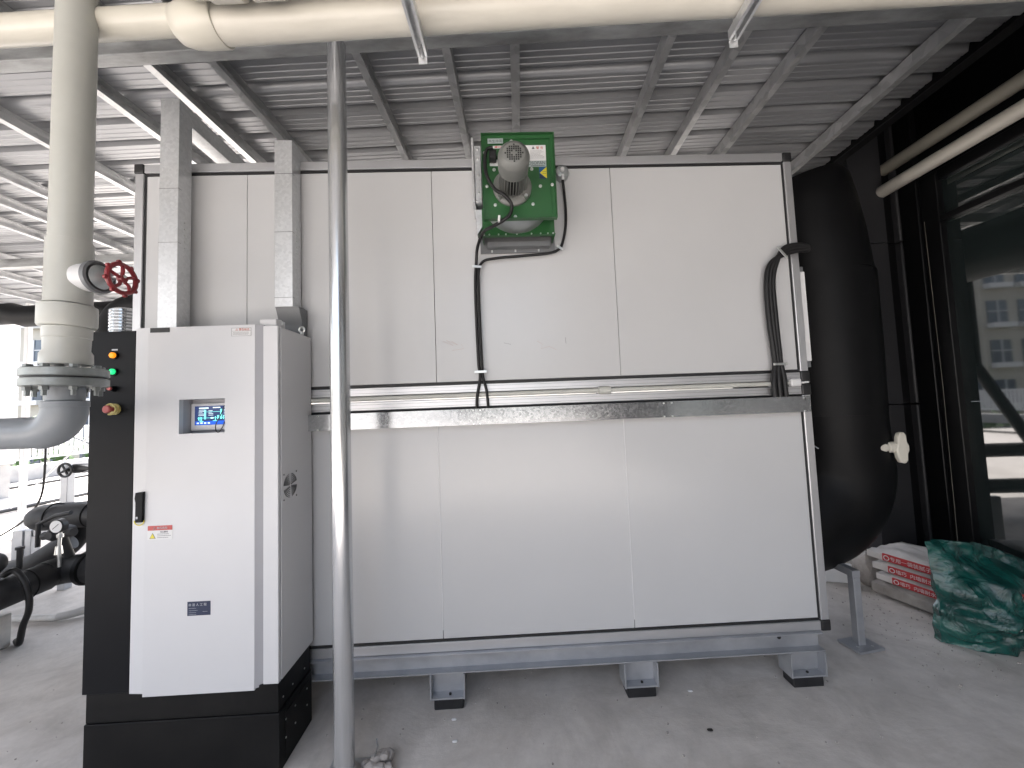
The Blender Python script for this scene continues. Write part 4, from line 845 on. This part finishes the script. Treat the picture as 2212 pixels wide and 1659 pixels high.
g = MB(); g.box(2.72, 2.80, -1.9, 4.6, 3.55, 4.36, 0.003); tag(BLD(g.build('sun_blocking_board', 'wallblack')), 'added black board blocking the sun along the right edge of the canopy roof', 'sun blocker')  # added to close the slit where sun reached the wall
for z, y1, r_, m_, lb in ((3.385, 3.53, 0.052, 'pvcwall', 'brighter lower cream pipe running along the dark wall at top right'), (3.60, 3.62, 0.052, 'pvcdim', 'dimmer upper pipe running along the dark wall at top right')):
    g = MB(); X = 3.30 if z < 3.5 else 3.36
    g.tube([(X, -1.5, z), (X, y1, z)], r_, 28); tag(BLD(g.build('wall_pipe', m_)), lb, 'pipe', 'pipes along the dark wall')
# stone blocks at the foot of the pilaster and daylight behind
def rock(name, c, s, label, seed, m='stone', cat='stone', group=None):
    g = MB(); bmesh.ops.create_icosphere(g.bm, subdivisions=2, radius=1)
    for v in g.bm.verts:
        p = v.co.copy(); q = max(abs(p.x), abs(p.y), abs(p.z)); p = p / q * 0.5 + p * 0.45
        p *= 1 + 0.18 * noise.noise(p * 2 + Vector((seed, 0, 0)))
        v.co = Vector((p.x * s[0], p.y * s[1], p.z * s[2])) + Vector(c)
    o = g.build(name, m, smooth=False)
    if label: tag(o, label, cat, group)
    return o
rock('stone_block', (3.02, 3.18, 0.13), (0.09, 0.09, 0.15), 'upright rough stone block at the foot of the dark pilaster', 1)
rock('stone_block', (3.18, 3.10, 0.08), (0.11, 0.07, 0.10), 'lower rough stone block between the pilaster and the sack stack', 5)
g = MB(); g.box(2.35, 2.95, 3.9, 3.95, 0.0, 0.5, 0.003)  # white slab added in place of bright daylight behind the duct
tag(g.build('white_slab', 'whitetrim'), 'added white slab standing in for daylight far behind under the black duct', 'board')
g = MB(); g.box(2.7, 2.92, 3.24, 3.27, 0.0, 0.16, 0.003, rot=(0, 0, -0.3)); tag(g.build('white_slab', 'whitetrim'), 'small white board lying by the foot of the pilaster', 'board')

# ------------------------------------------------------------------ sacks
def sack(cx, cy, z0, L, W, H, rz, m, label, print_=True, seed=0, txt='墙巧 内墙耐水腻子'):
    t = thing('cement_sack', label, 'sack', (0, 0, 0), group='stack of sacks by the wall'); t.location = (cx, cy, z0); t.rotation_euler = (0, 0, rz); t['_org'] = [0, 0, 0]
    g = MB(); nx, ny = 24, 14
    top = []; bot = []
    for i in range(nx + 1):
        a = []; b = []
        for j in range(ny + 1):
            u, v = i / nx * 2 - 1, j / ny * 2 - 1
            e = (1 - abs(u) ** 9) ** 0.5 * (1 - abs(v) ** 9) ** 0.5; e = max(e, 0.5)
            x, y_ = u * L / 2, v * W / 2
            nz = 0.010 * noise.noise(Vector((u * 3 + seed, v * 3, 0))) + 0.005 * noise.noise(Vector((u * 9 + seed, v * 9, 1)))
            a.append(g.bm.verts.new((x, y_, H * 0.5 + (H / 2 + nz) * e + nz)))
            b.append(g.bm.verts.new((x, y_, H * 0.5 - (H / 2) * e)))
        top.append(a); bot.append(b)
    for i in range(nx):
        for j in range(ny):
            g.bm.faces.new((top[i][j], top[i + 1][j], top[i + 1][j + 1], top[i][j + 1])); g.bm.faces.new((bot[i][j], bot[i][j + 1], bot[i + 1][j + 1], bot[i + 1][j]))
    for i in range(nx):
        for j in (0, ny): g.bm.faces.new((top[i][j], top[i + 1][j], bot[i + 1][j], bot[i][j]))
    for j in range(ny):
        for i in (0, nx): g.bm.faces.new((top[i][j], top[i][j + 1], bot[i][j + 1], bot[i][j]))
    g.build('bag', m, t)
    if print_:
        y_ = -W / 2 - 0.004
        g = MB(); x0, x1 = -L / 2 + 0.10, L / 2 - 0.02
        g.box(x0, x1, y_, y_ + 0.012, H * 0.22, H * 0.80, 0.004); p_ = g.build('red_band', 'redvivid', t)
        lettering(txt, H * 0.36, (x0 + 0.05, y_ - 0.0006, H * 0.38), 'sticker', p_)
        g = MB(); g.torus((x0 + 0.028, y_ - 0.0004, H * 0.5), 1, H * 0.17, 0.003, 20, 6); g.build('ring_emblem', 'sticker', p_)
    return t
RZ = math.radians(-75)       # long side faces the camera and runs towards it
def sp(z0, off, H, m, label, print_, seed, dx=0, txt='墙巧  内墙耐水腻子'):
    sack(3.21 + dx + off * math.cos(RZ), 2.66 + off * math.sin(RZ), z0, 0.84, 0.42, H, RZ, m, label, print_, seed, txt)
sp(0.0, -0.02, 0.135, 'sackdust', 'dusty grey sack at the bottom of the stack by the wall', False, 3)
sp(0.120, 0.02, 0.085, 'sack', 'white and red printed sack, second from the bottom of the stack', True, 9)
sp(0.196, 0.0, 0.09, 'sack', 'white and red printed sack, second from the top of the stack', True, 14)
sp(0.277, -0.03, 0.095, 'sack', 'topmost white and red sack of the stack with a dusty sagging top', True, 21, txt='专用一袋装腻子粉 合格')

# green bag of rubbish
gb = thing('rubbish_bag', 'crumpled green plastic rubbish bag leaning on the sacks', 'bag', (3.0, 2.35, 0))
def bag():
    g = MB(); nx, nz = 70, 56; rows = []
    for i in range(nx + 1):
        col = []
        for j in range(nz + 1):
            u, v = i / nx, j / nz                      # u left to right, v bottom to top
            top = 0.605 - 0.02 * u - 0.42 * max(0, u - 0.32) ** 1.25
            x = 2.745 + u * 0.86 + 0.03 * (v - 0.5) + 0.035 * math.exp(-((v - 0.42) / 0.07) ** 2) * math.exp(-u * 6)
            z = v * top + 0.004
            belly = math.sin(PI * min(1, v * 1.15)) * (0.16 - 0.05 * u) * min(1, u * 9 + 0.10)
            y = 2.42 - 0.10 * u - belly - 0.13 * (1 - v) * min(1, u * 5) + 0.06 * v
            p = Vector((x, y, z))
            f = min(1, u * 12 + 0.15)
            y += f * (0.05 * noise.noise(Vector((x * 7, z * 9, 0.3))) + 0.05 * abs(noise.noise(Vector((x * 6 + z * 5, z * 12 - x * 6, 2)))) + 0.009 * noise.noise(Vector((x * 26, z * 34, 5))))
            x += 0.015 * noise.noise(Vector((z * 16, 1, 0)))
            col.append(g.bm.verts.new((x, y, z)))
        rows.append(col)
    for i in range(nx):
        for j in range(nz): g.bm.faces.new((rows[i][j], rows[i + 1][j], rows[i + 1][j + 1], rows[i][j + 1]))
    back = []
    for i in range(nx + 1):
        back.append([g.bm.verts.new((rows[i][j].co.x + 0.01, max(rows[i][j].co.y + 0.01, 2.47 + 0.05 * math.sin(PI * j / nz) * math.sin(PI * i / nx) - 0.1 * i / nx), rows[i][j].co.z)) for j in range(nz + 1)])
    for i in range(nx):
        for j in range(nz): g.bm.faces.new((back[i][j], back[i][j + 1], back[i + 1][j + 1], back[i + 1][j]))
    for i in range(nx):
        for j in (0, nz): g.bm.faces.new((rows[i][j], rows[i + 1][j], back[i + 1][j], back[i][j]))
    for j in range(nz):
        for i in (0, nx): g.bm.faces.new((rows[i][j], rows[i][j + 1], back[i][j + 1], back[i][j]))
    return g.build('bag_film', 'greenbag', gb)
bag()
for k, (x, y, z, s_) in enumerate(((3.10, 2.155, 0.13, (0.10, 0.012, 0.035)), (3.20, 2.11, 0.20, (0.06, 0.012, 0.06)), (3.24, 2.10, 0.08, (0.10, 0.012, 0.03)), (2.93, 2.19, 0.20, (0.03, 0.01, 0.012)))):
    rock('rubble_scrap', (x, y, z), s_, None, k * 3.3, 'whitedirty').parent = None
    o = bpy.context.scene.collection.objects[-1]; tag(o, ('long pale scrap', 'upright pale scrap', 'flat pale scrap', 'tiny pale scrap')[k] + ' poking through the green rubbish bag', 'scrap', 'scraps in the green bag')

# debris at the post foot and on the floor
rnd = random.Random(4)
db = MB()
g_ = [(-0.60, 1.86, 0.035, 0.03), (-0.62, 1.83, 0.05, 0.028), (-0.575, 1.845, 0.05, 0.03), (-0.56, 1.80, 0.03, 0.022), (-0.64, 1.81, 0.03, 0.03), (-0.60, 1.79, 0.035, 0.03), (-0.67, 1.83, 0.025, 0.02), (-0.58, 1.82, 0.075, 0.02), (-0.54, 1.79, 0.02, 0.016), (-0.62, 1.77, 0.02, 0.02)]
names = ['tallest', 'left', 'right', 'outer right', 'front left', 'front', 'innermost', 'upper', 'smallest right', 'lowest']
for k, (x, y, z, s_) in enumerate(g_):
    o = rock('rubble_chunk', (x, y, z * 0.7), (s_, s_ * 0.8, s_ * 0.8), '%s grey rubble chunk of the pile at the post foot' % names[k], k * 2.1, 'stone', 'rubble', 'rubble at the foot of the round post')
g = MB(); g.box(-0.655, -0.56, 1.845, 1.875, 0.01, 0.018, 0.001, rot=(0, 0.1, 0.2)); g.tube([(-0.625, 1.82, 0.05), (-0.61, 1.815, 0.10), (-0.612, 1.81, 0.135)], 0.004, 6); tag(g.build('metal_scrap', 'galvtray'), 'bent shiny metal scrap on the rubble at the post foot', 'scrap')
gr = MB()
for k in range(420):
    x, y = rnd.uniform(-1.2, 3.3), rnd.uniform(1.7, 3.6)
    if rnd.random() < 0.4: x, y = rnd.gauss(2.75, 0.25), rnd.gauss(2.5, 0.25)
    if y < 2.12 and x < -0.95: continue
    s_ = rnd.uniform(0.0015, 0.0045) * (1.6 if rnd.random() < 0.06 else 1)
    gr.box(x - s_, x + s_, y - s_ * .8, y + s_ * .8, 0.0, s_ * 1.2, rot=(0, 0, rnd.random() * 3))
for k in range(120):
    x, y = rnd.uniform(-4.6, -2.0), rnd.uniform(1.9, 4.5); s_ = rnd.uniform(0.0015, 0.003)
    gr.box(x - s_, x + s_, y - s_ * .8, y + s_ * .8, 0.0, s_ * 1.2, rot=(0, 0, rnd.random() * 3))
o = gr.build('grit', 'stone', smooth=False); tag(o, 'fine grit and crumbs scattered on the concrete floor', 'grit', kind='stuff')
for (x, y, lb) in ((-0.30, 2.06, 'thin white chip on the floor left of the middle leg'), (-0.28, 1.93, 'small pale chip on the floor near the post'), (0.98, 2.15, 'white chip on the floor between the two right legs'), (0.95, 1.90, 'tiny dark stone on the floor right of centre')):
    rock('floor_chip', (x, y, 0.006), (0.014, 0.007, 0.005), lb, x * 9, 'sticker' if 'dark' not in lb else 'black', 'chip')

# ------------------------------------------------------------------ terrace edge and city at left
rl = thing('railing', 'white picket railing on a low parapet along the terrace edge', 'railing', (-14, 10, 0))
g = MB()
for k in range(320):
    pass
ys_ = [5.0 + 0.14 * k for k in range(130)]
pk = None
for y in ys_:
    if pk is None:
        g = MB(); g.box(-14.02, -13.98, y - 0.035, y + 0.035, 0.62, 1.46); pk = g.build('picket', 'whitetrim', rl, smooth=False)
    else:
        c = pk.copy(); COL.objects.link(c); c.location.y += y - ys_[0]
g = MB(); g.box(-14.03, -13.97, 4, 24, 1.46, 1.52); g.build('top_rail', 'whitetrim', rl, smooth=False)
g = MB(); g.box(-14.03, -13.97, 4, 24, 0.57, 0.62); g.build('bottom_rail', 'whitetrim', rl, smooth=False)
g = MB(); g.box(-14.3, -13.7, -9, 24, 0.0, 0.40, 0.02); tag(g.build('parapet', 'parapet', smooth=False), 'low grey parapet below the white railing', 'parapet')
for x, lb in ((-9.1, 'nearer dark conduit lying across the sunny terrace'), (-12.2, 'farther dark conduit lying across the sunny terrace')):
    g = MB(); g.tube([(x, 0, 0.05), (x, 16, 0.05)], 0.035, 10); tag(g.build('terrace_conduit', 'cap'), lb, 'conduit', 'conduits on the terrace')
cb = thing('site_cabin', 'white panelled site cabin on the terrace at the far left', 'cabin', (-12, 7, 0.6))
for k in range(4):
    z0 = 0.74 + k * 0.79; g = MB(); g.box(-13.6, -11.0, 3.0, 8.98, z0 + 0.006, z0 + 0.784); g.build('wall_panel', 'whitetrim', cb, smooth=False)
g = MB(); g.box(-13.55, -11.05, 3.05, 8.93, 0.0, 0.735); g.build('base', 'parapet', cb, smooth=False)
g = MB(); g.box(-13.7, -10.9, 2.9, 9.08, 3.90, 4.02); g.build('roof', 'facade', cb, smooth=False)
cable('hose', 'thin dark hose hanging down by the white post to the terrace', [(-6.0, 5.2, 1.5), (-6.0, 5.2, 0.95), (-6.05, 5.2, 0.62), (-6.3, 5.25, 0.35), (-6.75, 5.3, 0.10)], 0.012)
g = MB(); g.tube([(-6.9, 5.6, 0.45), (-5.5, 5.4, 1.55)], 0.012, 6); tag(g.build('guy_wire', 'whitetrim'), 'pale guy wire slanting up from the white post', 'wire')
g = MB(); g.tube([(-6.2, 5.5, 1.5), (-5.4, 5.5, 1.15)], 0.008, 6); tag(g.build('guy_wire', 'greypipe'), 'dark guy wire crossing the pale one', 'wire')

def tower(x0, x1, y0, y1, z1, label, fm, n_floor, bays, far=1.0):
    t = thing('apartment_block', label, 'building', ((x0 + x1) / 2, y0, -12))
    g = MB(); g.box(x0, x1, y0, y1, -12, z1); g.build('wall', fm, t, smooth=False)
    fh = (z1 + 12) / n_floor
    proto = {}
    for face in ('y', 'x'):
        a0, a1 = (x0, x1) if face == 'y' else (y0, y1)
        nb = bays if face == 'y' else max(2, int(bays * (y1 - y0) / (x1 - x0)))
        bw = (a1 - a0) / nb; first = None
        for i in range(nb):
            for k in range(n_floor):
                ca = a0 + (i + 0.5) * bw; cz = -12 + (k + 0.55) * fh
                if cz < -7: continue
                if first is None:
                    g = MB()
                    if face == 'y': g.box(ca - bw * .32, ca + bw * .32, y0 - 0.06, y0 + 0.05, cz - fh * .3, cz + fh * .28)
                    else: g.box(x1 - 0.05, x1 + 0.06, ca - bw * .32, ca + bw * .32, cz - fh * .3, cz + fh * .28)
                    first = g.build('window', 'winglass', t, smooth=False); f0 = (ca, cz)
                    g = MB()
                    if face == 'y':
                        g.box(ca - bw * .38, ca + bw * .38, y0 - 0.5, y0 - 0.07, cz - fh * .42, cz - fh * .30); g.box(ca - 0.04, ca + 0.04, y0 - 0.12, y0 - 0.07, cz - fh * .29, cz + fh * .28); g.box(ca - bw * .32, ca + bw * .32, y0 - 0.12, y0 - 0.07, cz, cz + 0.06)
                    else:
                        g.box(x1 + 0.07, x1 + 0.5, ca - bw * .38, ca + bw * .38, cz - fh * .42, cz - fh * .30); g.box(x1 + 0.07, x1 + 0.12, ca - 0.04, ca + 0.04, cz - fh * .29, cz + fh * .28); g.box(x1 + 0.07, x1 + 0.12, ca - bw * .32, ca + bw * .32, cz, cz + 0.06)
                    fr0 = g.build('frame', 'facade', first, smooth=False)
                else:
                    d = Vector((ca - f0[0], 0, cz - f0[1])) if face == 'y' else Vector((0, ca - f0[0], cz - f0[1]))
                    c = first.copy(); COL.objects.link(c); c.location = first.location + d
                    q = fr0.copy(); COL.objects.link(q); q.parent = c
    return t
tower(-41, -26, 30, 40, 11.5, 'cream tiled apartment block with white balconies seen beyond the railing', 'tile', 8, 7)
tower(-78, -56, 14, 40, 16, 'pale apartment block far beyond the white cabin at left', 'parapet', 9, 7)
tower(-30, -14, 62, 74, 15, 'far pale apartment block straight behind the machine', 'facade', 9, 6)

tower(-32, -4.5, -34, -24, 16, 'pale apartment block behind the viewer, left side', 'parapet', 9, 7)
g = MB(); g.box(-14, 3.4, -8.95, -8.7, 0.0, 1.0); tag(g.build('parapet', 'parapet', smooth=False), 'low grey parapet of the terrace behind the viewer', 'parapet')
def tree(x, y, z0, h, label, seed):
    t = thing('tree', label, 'tree', (x, y, z0), group='trees below the terrace')
    rg = random.Random(seed)
    g = MB(); g.tube([(x, y, z0), (x + .1, y, z0 + h * .35), (x, y + .1, z0 + h * .7)], [0.25, 0.18, 0.08], 8); g.build('trunk', 'bark', t)
    g = MB()
    for k in range(1500):
        a = rg.random() * 2 * PI; u = rg.uniform(-1, 1); rr = rg.random() ** 0.4
        lob = 1 + 0.35 * math.sin(a * 3 + seed) * math.cos(u * 4)
        p = Vector((x + math.cos(a) * math.sqrt(1 - u * u) * rr * h * .33 * lob, y + math.sin(a) * math.sqrt(1 - u * u) * rr * h * .33 * lob, z0 + h * .66 + u * rr * h * .33 * lob))
        s_ = rg.uniform(0.12, 0.3); e1 = Vector((rg.gauss(0, 1), rg.gauss(0, 1), rg.gauss(0, 1))).normalized() * s_; e2 = e1.orthogonal().normalized() * s_ * 0.7
        vs = [g.bm.verts.new(p + q) for q in (e1, e2, -e1, -e2)]; g.bm.faces.new(vs)
    g.build('crown', 'leaf', t, smooth=False)
for k, (x, y, h, lb) in enumerate(((-24, 16, 13, 'leafy green tree nearest below the railing'), (-27, 24, 13.5, 'leafy green tree in front of the cream apartment block'), (-20, 26, 12, 'leafy green tree seen between the pickets at right'))):
    tree(x, y, -12, h, lb, k + 1)

# clean the helper property
for o in bpy.data.objects:
    if '_org' in o: del o['_org']
